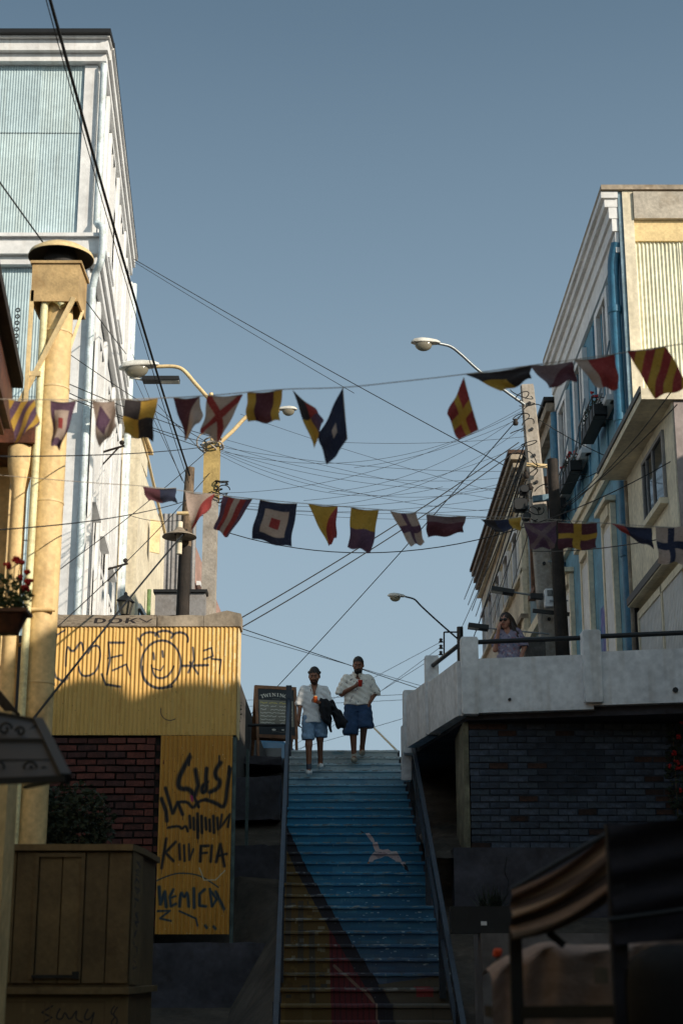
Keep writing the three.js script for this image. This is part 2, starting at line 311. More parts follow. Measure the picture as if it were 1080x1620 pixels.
    for (let i = 0; i < n; i++) for (let j = 0; j < prof.length - 1; j++) { const a = i * prof.length + j, b = a + prof.length; I.push(a, b, a + 1, a + 1, b, b + 1); }
    const g = new THREE.BufferGeometry(); g.setAttribute('position', new THREE.Float32BufferAttribute(P, 3)); g.setAttribute('uv', new THREE.Float32BufferAttribute(U, 2)); g.setIndex(I); g.computeVertexNormals();
    part('step', toCreasedNormals(g, .9), mMat, st);
  }
  // solid flank under the steps
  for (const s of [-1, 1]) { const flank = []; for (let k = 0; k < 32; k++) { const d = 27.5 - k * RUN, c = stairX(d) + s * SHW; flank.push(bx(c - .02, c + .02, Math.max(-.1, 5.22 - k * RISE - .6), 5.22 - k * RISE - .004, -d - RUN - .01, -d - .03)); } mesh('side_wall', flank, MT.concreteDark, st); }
}
structure('stair_landing', [bx(-1.05, 1.75, 4.7, 5.2, -31, -28.45)], MT.concrete);
// hand rails, one each side
function stairRail(s, label, dTop, dLow, posts, xr) {
  const r = thing('stair_railing', label, 'railing', [0, 0, 0], 'railings along the stairway');
  const pt = (d, h) => V(xr ?? stairX(d) + s * (SHW + .0), 5.22 - (27.5 - d) / RUN * RISE + h, -d);
  mesh('handrail', [beam(pt(dTop, .92), pt(dLow, .92), .05, .075)], MT.railBlue, r);
  mesh('middle_rail', [beam(pt(dTop, .5), pt(dLow, .5), .04, .07)], MT.railBlue, r);
  for (const d of posts) { const b = pt(d, -.1), t = pt(d, .93); mesh('post', [bx(b.x - .035, b.x + .035, b.y, t.y, b.z - .035, b.z + .035)], MT.railBlue, r); }
  return { r, pt };
}
{
  const L = stairRail(-1, 'dark blue metal railing on the left edge of the painted stairs', 27.35, 14.3, [27.35, 24.4, 21.4, 18.4, 15.5]);
  const a = L.pt(27.35, .9); mesh('corner_post', [bx(a.x - .05, a.x + .05, 5.0, 6.32, a.z - .05, a.z + .05)], MT.railBlue, L.r);
  mesh('top_bar', [rod(V(a.x, 5.63, a.z), V(-1.9, 5.63, a.z), .025)], MT.black, L.r);
  const R = stairRail(1, 'dark blue metal railing on the right edge of the painted stairs below the white parapet', 25.0, 14.3, [25.0, 23.0, 20.6, 18.0, 15.5], 1.1);
  for (const d of [24.0, 21.6, 20.9]) { const p = R.pt(d, 0); mesh('plate', [bx(p.x + .03, p.x + .06, p.y + .0, p.y + .7, p.z - .32, p.z + .3)], MT.black, R.r); }
}
// stepped concrete blocks between the yellow wall and the stairs
{
  const g = thing('stepped_retaining_wall', 'dark rough concrete retaining wall stepping up left of the stairs', 'wall');
  const rough = (x0, x1, y0, y1, z0, z1) => { const b = new THREE.BoxGeometry(x1 - x0, y1 - y0, z1 - z0, 10, 8, 3); b.translate((x0 + x1) / 2, (y0 + y1) / 2, (z0 + z1) / 2); const p = b.attributes.position; for (let i = 0; i < p.count; i++) { const n = NF[((Math.abs(p.getX(i) * 61 + p.getZ(i) * 17) | 0) % NS) * NS + ((Math.abs(p.getY(i) * 83) | 0) % NS)] - .5; p.setXYZ(i, p.getX(i) + n * .05, p.getY(i) + n * .05, p.getZ(i) + n * .07); } b.computeVertexNormals(); return b; };
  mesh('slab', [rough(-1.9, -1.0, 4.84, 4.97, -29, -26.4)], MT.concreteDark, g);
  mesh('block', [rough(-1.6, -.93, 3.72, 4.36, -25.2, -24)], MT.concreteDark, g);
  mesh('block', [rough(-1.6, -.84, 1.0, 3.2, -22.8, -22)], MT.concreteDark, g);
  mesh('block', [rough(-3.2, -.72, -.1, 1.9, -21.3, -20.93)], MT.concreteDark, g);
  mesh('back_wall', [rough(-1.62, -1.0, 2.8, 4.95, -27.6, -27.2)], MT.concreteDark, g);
}

// ---------------------------------------------------------------- yellow corrugated retaining wall with graffiti, left
const YZ = -21;
{
  const w = thing('corrugated_retaining_wall', 'yellow corrugated metal wall covered in black graffiti with a smiling face', 'wall');
  const X0 = -4.3, X1 = at(375, 1080, 21).x, Y0 = 4.56, Y1 = 6.03;
  const gx = (zx) => (zx - 220) / 790 * (X1 + 3.93) + (-3.93);   // graffiti measured in an enlargement of the photograph
  const tex = canvasTex(1536, 640, (x, W, H) => {
    x.fillStyle = '#d8ab5c'; x.fillRect(0, 0, W, H);
    for (let i = 0; i < 500; i++) { x.globalAlpha = rr(.03, .12); x.fillStyle = ['#a87320', '#f0cf86', '#8a5a18', '#e5b65a'][(rnd() * 4) | 0]; x.fillRect(rnd() * W, rnd() * H, rr(4, 30), rr(20, 200)); }
    x.globalAlpha = .55; for (let i = 0; i < 150; i++) { x.fillStyle = ['#e8d3a8', '#efe0bf'][(rnd() * 2) | 0]; x.globalAlpha = rr(.1, .45); x.fillRect(W * rr(.86, 1), H * rr(0, .55), rr(3, 14), rr(8, 70)); }
    x.globalAlpha = 1; speckle(x, W, H, ['#7a5018', '#5a3a14'], 160, 1, 4);
    const mp = ([a, b]) => [(gx(a) - X0) / (X1 - X0) * W, (b - 800) / 450 * H], S = (p, wd = 9) => spray(x, p.map(mp), wd * 1.25, '#241f22');
    S([[238, 880], [248, 835], [280, 815]], 7); S([[292, 965], [288, 868], [318, 918], [356, 848], [362, 900]]); S([[238, 968], [252, 1012], [285, 1032], [302, 1014]]);
    S([[384, 912], [392, 884], [428, 878], [437, 925], [424, 985], [390, 1010], [352, 1004], [346, 970]], 8);
    S([[532, 868], [466, 868], [476, 940], [466, 1000]]); S([[468, 934], [524, 920]], 7); S([[444, 1000], [462, 1042], [522, 1052]]); S([[488, 985], [545, 958], [562, 1002]], 7);
    const circ = (cx, cy, rx, ry, a0, a1, n = 26) => Array.from({ length: n + 1 }, (_, i) => { const a = a0 + (a1 - a0) * i / n; return [cx + rx * Math.cos(a), cy + ry * Math.sin(a)]; });
    S(circ(690, 958, 84, 100, 0, 6.3), 9); S(circ(640, 850, 40, 26, 3, 6)); S(circ(700, 838, 38, 20, 3.2, 6.1)); S(circ(765, 855, 36, 30, 3.4, 6.6)); S([[590, 850], [606, 878]]);
    S([[656, 912], [660, 936]], 10); S([[694, 905], [698, 926]], 10); S([[650, 962], [658, 1005], [690, 1020], [730, 1004], [744, 968]], 8); S([[655, 975], [690, 985], [700, 965]], 5);
    S([[612, 968], [608, 1005], [640, 1045], [690, 1062], [740, 1050]], 8);
    S([[776, 966], [888, 962]]); S([[822, 890], [828, 940], [806, 992]]); S([[812, 950], [846, 998]]); S([[868, 902], [900, 890], [908, 925], [870, 938]], 7); S([[902, 936], [942, 940], [936, 996]], 7);
    S(circ(735, 1150, 40, 40, 1, 3.4), 3);
  });
  const mat = new THREE.MeshPhysicalMaterial({ map: tex, roughness: .6, side: THREE.DoubleSide, bumpMap: bumpOf('fine', .5), bumpScale: .001 });
  const cuts = [X0, -3.7, -3.05, -2.25, X1];
  for (let i = 0; i < 4; i++) { const a = cuts[i], b = cuts[i + 1] + (i < 3 ? .02 : 0); const g = corrugated(b - a, Y1 - Y0, .056, .0075, [(a - X0) / (X1 - X0), (b - X0) / (X1 - X0), 0, 1]); g.translate(a, Y0, YZ + .014 + (i % 2) * .006); part('metal_sheet', g, mat, w); }
  mesh('core', [bx(X0, X1 - .01, Y0, Y1 - .02, YZ - .34, YZ - .004)], MT.concrete, w);
  // its right hand flank
  const sg = corrugated(.5, Y1 - Y0, .056, .011); sg.rotateY(Math.PI / 2); sg.translate(X1 + .005, Y0, YZ); part('metal_sheet', sg, MT.yellowPaint, w);
  // coping stones
  const copTex = canvasTex(512, 96, (x, W, H) => { x.fillStyle = '#8f8272'; x.fillRect(0, 0, W, H); for (let i = 0; i < 500; i++) { x.globalAlpha = rr(.1, .4); x.fillStyle = ['#6a5c4c', '#aa9c88', '#4c4238', '#b7aa95'][(rnd() * 4) | 0]; x.fillRect(rnd() * W, rnd() * H, rr(2, 24), rr(2, 14)); } x.globalAlpha = 1; x.fillStyle = '#262122'; x.font = 'bold 62px sans-serif'; x.setTransform(1.5, 0, -.12, 1, 0, 0); x.fillText('DOK', 160, 70); x.setTransform(1, 0, 0, 1, 0, 0); stroke(x, [[440, 30], [470, 60], [490, 34]], 7, '#262122'); });
  const copM = new THREE.MeshPhysicalMaterial({ map: copTex, roughness: .9, bumpMap: bumpOf('coarse', .6), bumpScale: .006 });
  const cop = new THREE.BoxGeometry(1.6, .155, .42, 12, 2, 3); cop.translate(-3.3, Y1 + .075, YZ - .17); cop.userData.keepUV = true;
  const jit = g => { const p = g.attributes.position; for (let i = 0; i < p.count; i++) if (p.getY(i) > Y1 + .1) p.setY(i, p.getY(i) + (NF[(i * 97) % (NS * NS)] - .5) * .03); g.computeVertexNormals(); return g; };
  part('coping_stone', jit(cop), copM, w);
  const c2 = new THREE.BoxGeometry(.62, .15, .42, 6, 2, 3); c2.translate(-2.175, Y1 + .073, YZ - .17); mesh('coping_stone', [jit(c2)], MT.coping, w);
  const c3 = new THREE.BoxGeometry(.5, .15, .42, 8, 3, 3); c3.translate(-1.61, Y1 + .073, YZ - .17); { const p = c3.attributes.position; for (let i = 0; i < p.count; i++) if (p.getY(i) > Y1 + .1) p.setY(i, p.getY(i) + .07 * (1 - Math.abs((p.getX(i) + 1.55) / .3))); c3.computeVertexNormals(); }
  mesh('coping_stone', [c3], MT.coping, w);
}
{ // lower graffiti panel
  const w = thing('graffiti_panel', 'tall yellow corrugated panel with black graffiti letters beside the dark red brick wall', 'panel');
  const X0 = at(251, 1300, 21).x, X1 = at(366, 1300, 21).x, Y0 = at(300, 1478, 21).y, Y1 = 4.555;
  const tex = canvasTex(512, 1400, (x, W, H) => {
    x.fillStyle = '#c68c36'; x.fillRect(0, 0, W, H);
    for (let i = 0; i < 400; i++) { x.globalAlpha = rr(.04, .16); x.fillStyle = ['#9a6a1c', '#e6bb62', '#7d5216', '#b98a44'][(rnd() * 4) | 0]; x.fillRect(rnd() * W, rnd() * H, rr(4, 30), rr(20, 240)); }
    x.globalAlpha = 1; speckle(x, W, H, ['#6a4514', '#e2cfa2'], 220, 1, 5);
    const mp = ([a, b]) => [(a - 680) / 310 * W, (b - 70) / 845 * H], S = (p, wd = 16, c = '#1f1c20') => spray(x, p.map(mp), wd * 1.35, c);
    S([[806, 165], [770, 230], [756, 280], [770, 305], [812, 300], [826, 330]], 20); S([[806, 150], [804, 200]], 9); S([[832, 220], [846, 290], [834, 330]], 18); S([[880, 215], [876, 260], [884, 310], [862, 322], [862, 290], [884, 272]], 16);
    S([[940, 190], [916, 220], [920, 255], [942, 268], [930, 305], [896, 316]], 18); S([[982, 215], [970, 280], [964, 392], [920, 360], [880, 350]], 16); S([[934, 160], [934, 200]], 8); S([[976, 205], [974, 240]], 9);
    S([[690, 345], [712, 400], [716, 440]]); S([[706, 300], [740, 408], [760, 362], [782, 412]], 14); S([[760, 362], [800, 352], [826, 392], [850, 352], [880, 350]], 13); S([[826, 330], [850, 380]], 12);
    S([[818, 335], [822, 352]], 12, '#a8366e');
    S([[722, 470], [770, 458], [778, 478], [800, 456], [806, 484]], 11); for (let k = 0; k < 8; k++) S([[812 + k * 17, 420 + (k % 3) * 8], [816 + k * 17, 470 + (k * 29) % 22]], 12); S([[846, 410], [850, 512]], 12); S([[950, 414], [944, 470], [984, 412], [976, 466]], 10);
    S([[716, 516], [700, 640]], 12); S([[756, 530], [714, 575], [748, 610]], 12); S([[772, 540], [776, 604]], 12); S([[792, 544], [796, 610]], 10); S([[812, 540], [816, 606], [832, 560]], 9, '#3c342c'); S([[862, 612], [864, 548], [896, 546]], 12); S([[862, 578], [890, 576]], 10); S([[910, 546], [906, 612]], 12); S([[930, 614], [946, 540], [964, 632]], 13); S([[934, 590], [974, 580]], 10);
    S([[680, 694], [740, 664], [810, 660], [880, 676], [940, 720]], 6, '#33404a'); S([[860, 640], [880, 690], [930, 690], [968, 650]], 5, '#c9c0a8');
    const T = '#2c3e4c'; S([[692, 720], [700, 790], [716, 740], [724, 800]], 15, T); S([[752, 730], [738, 760], [744, 800], [764, 790]], 12, T); S([[742, 765], [762, 758]], 9, T); S([[780, 800], [782, 728], [800, 770], [812, 728], [818, 800]], 12, T); S([[838, 726], [842, 804]], 13, T); S([[884, 730], [862, 750], [864, 796], [890, 800]], 12, T); S([[906, 728], [916, 800], [936, 770], [908, 735]], 11, T); S([[930, 740], [966, 810]], 14, T);
    S([[690, 820], [740, 818], [700, 850], [745, 860]], 9, T); S([[780, 820], [850, 850], [858, 880]], 8, T); S([[890, 880], [896, 888]], 12, T); S([[925, 884], [932, 892]], 12, T);
  });
  const mat = new THREE.MeshPhysicalMaterial({ map: tex, roughness: .6, side: THREE.DoubleSide });
  const mid = (X0 + X1) / 2;
  for (const [a, b, z] of [[X0, mid + .02, .02], [mid, X1, .026]]) { const g = corrugated(b - a, Y1 - Y0, .056, .011, [(a - X0) / (X1 - X0), (b - X0) / (X1 - X0), 0, 1]); g.translate(a, Y0, YZ + z); part('metal_sheet', g, mat, w); }
  mesh('frame', [bx(X0, X1, Y0, Y1 - .01, YZ - .1, YZ - .004)], MT.concreteDark, w);
  mesh('edge_board', [bx(X1 + .004, X1 + .05, Y0 - .3, Y1 - .02, YZ - .06, YZ + .02), bx(X1 + .09, X1 + .13, Y0 - .1, Y1 + .02, YZ - 1.6, YZ - 1.5)], surf(0x4c5a58, { p: .3, m: .6, st: .4 }), w);
}
// brick walls: each brick a piece of its own
function brickWall(owner, x0, x1, y0, y1, z, bw, bh, pick, limit = 300, tilt = .006, J = .014) {
  let n = 0; const g = new THREE.BoxGeometry(bw - J, bh - J, .09, 2, 1, 1); { const p = g.attributes.position; for (let i = 0; i < p.count; i++) if (p.getZ(i) > 0) p.setXYZ(i, p.getX(i) * .985, p.getY(i) * .9, p.getZ(i)); g.computeVertexNormals(); }
  const gm = clean(g), gh = clean(new THREE.BoxGeometry(bw / 2 - J, bh - J, .09));
  for (let r = 0; y0 + (r + .5) * bh < y1; r++) {
    const sh = r % 2 ? bw / 2 : 0;
    for (let c = 0; x0 + c * bw - sh < x1 - .03; c++) {
      let a = x0 + c * bw - sh, b = a + bw; let gg = gm; if (a < x0 - .01) { a = x0; gg = gh; } else if (b > x1 + .06) { b = a + bw / 2; gg = gh; }
      const [mat, out] = pick((a + b) / 2, y0 + (r + .5) * bh); if (n++ >= limit || !mat) continue;
      const m = part('brick', gg, mat, owner); m.position.set((a + b) / 2, y0 + (r + .5) * bh, z - .045 + out + rr(-.006, .008)); m.rotation.z = rr(-tilt, tilt); m.scale.set(rr(.93, 1.02), rr(.84, 1.03), 1); m.rotation.x = rr(-tilt * 2, tilt * 2);
    }
  }
}
{
  const w = thing('brick_wall', 'dark red brick wall below the yellow corrugated wall', 'wall'), X0 = -4.15, X1 = at(251, 1300, 21).x - .01;
  mesh('mortar_bed', [bx(X0, X1, -.1, 4.54, YZ - .3, YZ - .055)], MT.mortar, w);
  brickWall(w, X0, X1, 2.0, 4.54, YZ, .26, .094, () => [MT.brick[(rnd() * 4) | 0], rr(-.03, .012)], 300, .03);
}

// ---------------------------------------------------------------- white terrace parapet and the painted brick store below it
const PA = [1.62, -20.8], PB = [.98, -24.4], PC = [3.28, -20.45], PD = [5.3, -20.0];
{
  const t = thing('terrace_parapet', 'whitewashed concrete terrace parapet with square pillars and black handrail', 'parapet');
  const wall = (a, b, y0, y1, th = .17) => beam(V(a[0], (y0 + y1) / 2, a[1]), V(b[0], (y0 + y1) / 2, b[1]), th, y1 - y0);
  const lerp = (a, b, k) => [a[0] + (b[0] - a[0]) * k, a[1] + (b[1] - a[1]) * k];
  mesh('panel', [wall(PA, PC, 4.81, 5.53)], MT.whiteWall, t); mesh('panel', [wall(PC, PD, 4.86, 5.56)], MT.whiteWall, t);
  mesh('panel', [wall(PA, lerp(PA, PB, .46), 4.79, 5.52)], MT.whiteWall, t); mesh('panel', [wall(lerp(PA, PB, .46), lerp(PA, PB, .86), 4.78, 5.56)], MT.whiteWall, t);
  const pil = (p, w, y0, y1) => mesh('pillar', [cbx(p[0] - w / 2, p[0] + w / 2, y0, y1, p[1] - w / 2, p[1] + w / 2, .02)], MT.whiteWall, t);
  pil([PA[0] + .08, PA[1] + .02], .23, 4.79, 5.83); pil([PC[0] - .02, PC[1] + .06], .24, 4.88, 5.84); pil(lerp(PA, PB, .5), .2, 4.78, 5.93); pil([PB[0] + .14, PB[1]], .34, 4.74, 5.72);
  pil([PB[0] + .02, PB[1] - .1], .16, 4.35, 5.2);
  const rl = (a, b, y) => mesh('handrail', [rod(V(a[0], y, a[1]), V(b[0], y, b[1]), .032)], MT.black, t);
  rl(PA, PC, 5.77); rl(PC, PD, 5.78); rl(lerp(PA, PB, .08), lerp(PA, PB, .5), 5.78);
  const sl = new THREE.Shape(); [[PA[0] + .04, -PA[1] + .06], [PD[0], -PD[1] + .06], [5.3, 40], [1.4, 40], [PB[0] + .12, -PB[1]]].forEach(([a, b], i) => i ? sl.lineTo(a, b) : sl.moveTo(a, b));
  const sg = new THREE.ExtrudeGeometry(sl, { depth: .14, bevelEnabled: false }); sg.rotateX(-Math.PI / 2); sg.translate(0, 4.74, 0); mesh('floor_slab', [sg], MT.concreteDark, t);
  mesh('drain_hole', [rod(V(4.28, 5.02, -20.3), V(4.28, 5.02, -20.11), .035), rod(V(4.93, 4.99, -20.1), V(4.93, 4.99, -19.96), .03), rod(V(2.2, 4.97, -20.7), V(2.2, 4.97, -20.57), .022)], MT.black, t);
}
{
  const t = thing('painted_brick_wall', 'slate blue painted brick wall with bare bricks showing under the white parapet', 'wall');
  const X0 = at(740, 1200, 21.2).x, X1 = 5.3, z = -20.98, Y0 = 3.08, Y1 = 4.73;
  mesh('mortar_bed', [bx(X0 + .02, X1, Y0, Y1, -22.5, z - .016)], MT.paintDark[0], t);
  const bare = [[766, 1152, 32, 4], [797, 1167, 9, 4], [895, 1166, 9, 4], [788, 1219, 24, 4], [832, 1218, 22, 4], [832, 1253, 14, 4], [880, 1269, 18, 3], [926, 1285, 17, 4], [1010, 1200, 9, 7], [1045, 1203, 14, 5], [1022, 1235, 30, 4], [1032, 1262, 20, 8], [1060, 1268, 12, 16], [837, 1270, 14, 4], [770, 1320, 14, 4], [895, 1320, 18, 4], [806, 1277, 8, 4], [822, 1294, 6, 4], [940, 1320, 13, 6], [972, 1287, 9, 4], [765, 1338, 12, 3], [1040, 1290, 16, 5]].map(([x, y, w, h]) => { const a = at(x, y, 21.2); return [a.x, a.y, w * .0086, h * .0086]; });
  const dark = at(895, 1215, 21.2);
  brickWall(t, X0, X1, Y0, Y1, z, .255, .086, (x, y) => {
    for (const [bx_, by, w, h] of bare) if (Math.abs(x - bx_) < w * .7 && Math.abs(y - by) < h + .012) return [MT.bareBrick[(rnd() * 2) | 0], -.008];
    const e = ((x - dark.x) / .5) ** 2 + ((y - dark.y) / .42) ** 2; return [e < 1 ? MT.paintDark[(rnd() * 2) | 0] : MT.paintBrick[(rnd() * 4) | 0], 0];
  }, 330, .003, .007);
  mesh('corner_render', [bx(X0 - .075, X0 - .006, Y0 - .5, Y1, -22.5, z - .02)], surf(0x78745f, { st: .6, p: .35, m: .8, bump: .015, bk: 'coarse', bm: .4 }), t);
}
{
  const g = thing('concrete_plinth', 'cracked grey concrete plinth at the foot of the slate blue brick wall', 'wall');
  const p = at(690, 1345, 20.6).x;
  mesh('face', [bx(p + .22, 5.4, 1.0, 3.07, -21.15, -20.6)], MT.concreteDark, g);
  const pts = [[857, 1347], [803, 1356], [800, 1380], [806, 1395], [803, 1412]].map(([x, y]) => { const q = at(x - 2, y, 20.6); return V(q.x, q.y, -20.598); });
  mesh('crack', [tube(pts.slice(1), .006, 12, 5)], MT.black, g);
  mesh('low_wall', [bx(1.42, 5.4, -.1, 1.93, -17.6, -16.6)], MT.concrete, g);
  const sl = new THREE.PlaneGeometry(1, 4.2, 10, 24); { const q = sl.attributes.position; for (let i = 0; i < q.count; i++) { const k = (q.getY(i) + 2.1) / 4.2; q.setXYZ(i, 1.1 + (q.getX(i) + .5) * .75, 2.95 + k * 1.15 + (NF[(i * 131) % (NS * NS)] - .5) * .12, -20.62 - k * 5.6); } sl.computeVertexNormals(); }
  const s2 = mesh('earth_bank', [sl], MT.dirt, scene); s2.userData.kind = 'structure';
}
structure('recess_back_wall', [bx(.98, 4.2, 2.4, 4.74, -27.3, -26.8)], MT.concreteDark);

// ================================================================ BUILDINGS
// house walls are boxes whose street face runs from a to b (x, z); n.b. y0..y1
const poly = (pts, y0, y1) => { const s = new THREE.Shape(); pts.forEach(([a, b], i) => i ? s.lineTo(a, -b) : s.moveTo(a, -b)); const g = new THREE.ExtrudeGeometry(s, { depth: y1 - y0, bevelEnabled: false }); g.rotateX(-Math.PI / 2); g.translate(0, y0, 0); return g; };
// ---- pale blue house, upper left
{
  const h = thing('pale_blue_house', 'tall pale blue corrugated house with white cornices and downpipes behind the yellow wall', 'house');
  const cx = -4.42, z0 = -26, z1 = -35.2, x1 = -5.12, Y0 = 5.9, Y1 = 18.0, ym = 13.55;
  const sx = z => cx + (z0 - z) / (z0 - z1) * (x1 - cx);           // street face
  const side = (za, zb, ya, yb, out, th = .05) => { const a = V(sx(za) + out, (ya + yb) / 2, za), b = V(sx(zb) + out, (ya + yb) / 2, zb); return beam(a, b, th, yb - ya); };
  mesh('wall', [poly([[cx - .06, z0 - .06], [x1 - .06, z1], [-11, z1], [-11, z0 - .06]], Y0, Y1)], MT.paleSide, h);
  const sheet = (x, w, y, hh, k) => { const g = corrugated(w, hh, .05, .0045); g.translate(x, y, z0 + .0 + (k % 2) * .006); part('metal_sheet', g, MT.paleBlue[k % 3], h); };
  let k = 0;
  for (const [ya, yb] of [[14.25, 16.35], [16.32, 17.76]]) for (let i = 0; i < 4; i++) sheet(-4.78 - .78 * (i + 1), .8, ya, yb - ya, k++);
  for (const [ya, yb] of [[5.9, 8.6], [8.57, 11.2], [11.17, 13.66]]) for (let i = 0; i < 4; i++) sheet(-4.78 - .78 * (i + 1), .8, ya, yb - ya, k++);
  mesh('corner_board', [bx(-4.76, -4.5, Y0, 13.62, z0 - .05, z0 + .05), bx(-4.76, -4.52, 14.22, 17.72, z0 - .05, z0 + .05)], MT.whiteTrim, h);
  // cornices on front and street side
  const corn = (y, hh, o, nm) => { const s = .12; mesh(nm, [bx(-11, cx + s - .02, y, y + hh, z0 - .04, z0 + o), bx(-11, cx + s * .5, y - .16, y - .004, z0 - .04, z0 + o * .6), bx(-11, cx + s + .02, y + hh + .004, y + hh + .07, z0 - .04, z0 + o + .08)], MT.whiteTrim, h); mesh('side_' + nm, [side(z0 - .06, z1, y + .004, y + hh, s / 2 - .02, s + .04), side(z0 - .06, z1, y - .2, y - .006, s * .25 - .02, s * .5 + .04), side(z0 - .06, z1 - .1, y + hh + .006, y + hh + .07, s / 2 + .01, s + .08)], MT.whiteTrim, h); };
  corn(17.9, .22, .28, 'roof_cornice'); corn(13.8, .3, .26, 'storey_cornice');
  mesh('roof_edge', [bx(-11, cx + .17, 18.164, 18.24, z0 + .02, z0 + .46), side(z0 + .01, z1 - .1, 18.166, 18.23, .08, .2)], MT.black, h);
  mesh('roof', [poly([[cx, z0], [x1, z1], [-11, z1], [-11, z0]], 18.02, 18.15)], MT.black, h);
  // downpipes
  mesh('downpipe', [rod(V(-4.40, 17.7, z0 + .11), V(-4.40, 14.45, z0 + .11), .065), tube([V(-4.4, 14.5, z0 + .11), V(-4.34, 14.34, z0 + .28), V(-4.26, 14.27, z0 + .38), V(-4.23, 13.95, z0 + .38), V(-4.26, 13.6, z0 + .34), V(-4.36, 13.45, z0 + .2), V(-4.42, 13.2, z0 + .11)], .065, 30, 8), rod(V(-4.42, 13.25, z0 + .11), V(-4.42, 5.9, z0 + .11), .065)], MT.pipeBlue, h);
  mesh('downpipe', [rod(V(x1 + .12, 17.4, z1 + .15), V(x1 + .12, 5.9, z1 + .15), .085)], MT.pipeBlue, h);
  // street face: white pilasters, tall windows with surrounds, open shutters
  for (const z of [-26.5, -28.4, -30.9, -33.2, -34.9]) mesh('pilaster', [side(z, z - .28, Y0, 13.2, .06, .06)], MT.whiteTrim, h);
  for (const z of [-26.5, -29.7, -32.2, -34.9]) mesh('pilaster', [side(z, z - .26, 14, 17.4, .06, .06)], MT.whiteTrim, h);
  for (const [z, ya, yb] of [[-27.4, 9.6, 12.6], [-29.7, 9.6, 12.6], [-32.1, 9.6, 12.6], [-28, 14.6, 17], [-31, 14.6, 17], [-33.6, 14.6, 17], [-29.7, 6.2, 8.8], [-32.1, 6.2, 8.8]]) {
    const w = mesh('window', [side(z + .5, z - .5, ya, yb, .0, .08)], MT.glass, h);
    mesh('frame', [side(z + .62, z + .5, ya - .1, yb + .12, .04, .1), side(z - .5, z - .62, ya - .1, yb + .12, .04, .1), side(z + .5, z - .5, yb, yb + .12, .04, .1), side(z + .03, z - .03, ya, yb, .04, .09)], MT.whiteTrim, w);
    mesh('sill', [side(z + .68, z - .68, ya - .12, ya - .02, .07, .16)], MT.whiteTrim, w);
  }
  for (const [z, y] of [[-28.6, 11.0], [-31, 9.3], [-30.2, 7.9]]) mesh('cable_bracket', [rod(V(sx(z), y, z), V(sx(z) + .5, y + .12, z + .1), .022), rod(V(sx(z) + .02, y - .3, z), V(sx(z) + .4, y + .1, z + .08), .016), ico(sx(z) + .45, y + .18, z + .1, .05)], MT.darkWood, h);
}
// ---- yellow house behind it
{
  const h = thing('yellow_rendered_house', 'pale yellow plastered house with a sloping edge behind the pale blue house', 'house');
  const f = -36, x = -4.82; mesh('wall', [poly([[x, f], [x - .15, -43], [-9, -43], [-9, f]], 5.9, 13.3)], MT.cream, h);
  mesh('upper_wall', [bx(-9, x - .004, 13.304, 13.9, -37.5, f + .004)], MT.cream, h);
  mesh('roof_edge', [beam(V(x + .03, 13.93, f + .1), V(x - .12, 13.25, -43), .06, .07), bx(-9, x + .12, 13.904, 14.0, -37.6, f + .14)], MT.yellowPaint, h);
  mesh('corner_strip', [bx(x - .42, x + .012, 5.9, 13.28, f + .006, f + .03)], MT.cream, h);
  mesh('open_shutter', [poly([[x + .02, -38.3], [x + .24, -38.5], [x + .24, -38.56], [x + .02, -38.36]], 11.6, 12.45)], MT.yellowPaint, h);
  mesh('downpipe', [rod(V(x + .06, 5.9, -38.2), V(x + .06, 10.6, -38.2), .05)], surf(0x6f8a5a, { p: .2, m: .6 }), h);
  for (const z of [-37.3, -39.6, -41.4]) { const w = mesh('window', [bx(x - .06, x + .01, 8.2, 9.8, z - .45, z + .45)], MT.glass, h); mesh('frame', [bx(x - .02, x + .05, 9.8, 9.92, z - .55, z + .55), bx(x - .02, x + .05, 8.08, 8.2, z - .6, z + .6)], MT.whiteTrim, w); }
}
// ---- grey metal clad house further up
{
  const h = thing('grey_metal_house', 'distant house clad in grey and white upright metal sheets behind the wooden pole', 'house');
  const z = -45, x = -4.28; mesh('wall', [poly([[x, z], [x + .15, -60], [-8, -60], [-8, z]], 5.5, 13.5)], surf(0xa9877a, { p: .15, m: 2, sk: .4 }), h);
  for (let i = 0; i < 4; i++) { const g = corrugated(.72, 2.9, .15, .025); g.translate(-7.1 + i * .7, 11.6, z + .04); part('metal_sheet', g, MT.grey, h); }
  for (let i = 0; i < 4; i++) { const g = corrugated(.72, 4.2, .24, .045); g.translate(-7.1 + i * .7, 7.2, z + .06); part('metal_sheet', g, MT.whiteTrim, h); }
  mesh('canopy', [bx(-7.2, x + .1, 11.45, 11.58, z, z + .5)], MT.black, h);
  for (let i = 0; i < 3; i++) mesh('moulding', [beam(V(x + .1, 9.2 + i * 1.6, z), V(x + .25, 9.2 + i * 1.6, -60), .12, .12)], i === 2 ? MT.whiteTrim : MT.black, h);
  const st = thing('outside_staircase', 'tiny white outside staircase beside the grey metal house', 'stairs', [-4.95, 0, -44.4]);
  for (let i = 0; i < 11; i++) mesh('tread', [bx(-.1 + i * .05, .45 + i * .05, 10.3 - i * .21, 10.36 - i * .21, -.25, .05)], MT.whiteTrim, st);
  mesh('stringer', [beam(V(-.15, 10.5, .1), V(.42, 8.0, .1), .06, .2)], MT.whiteTrim, st);
  mesh('post', [bx(-.25, -.1, 5.9, 10.6, -.1, .1)], MT.whiteTrim, st);
}
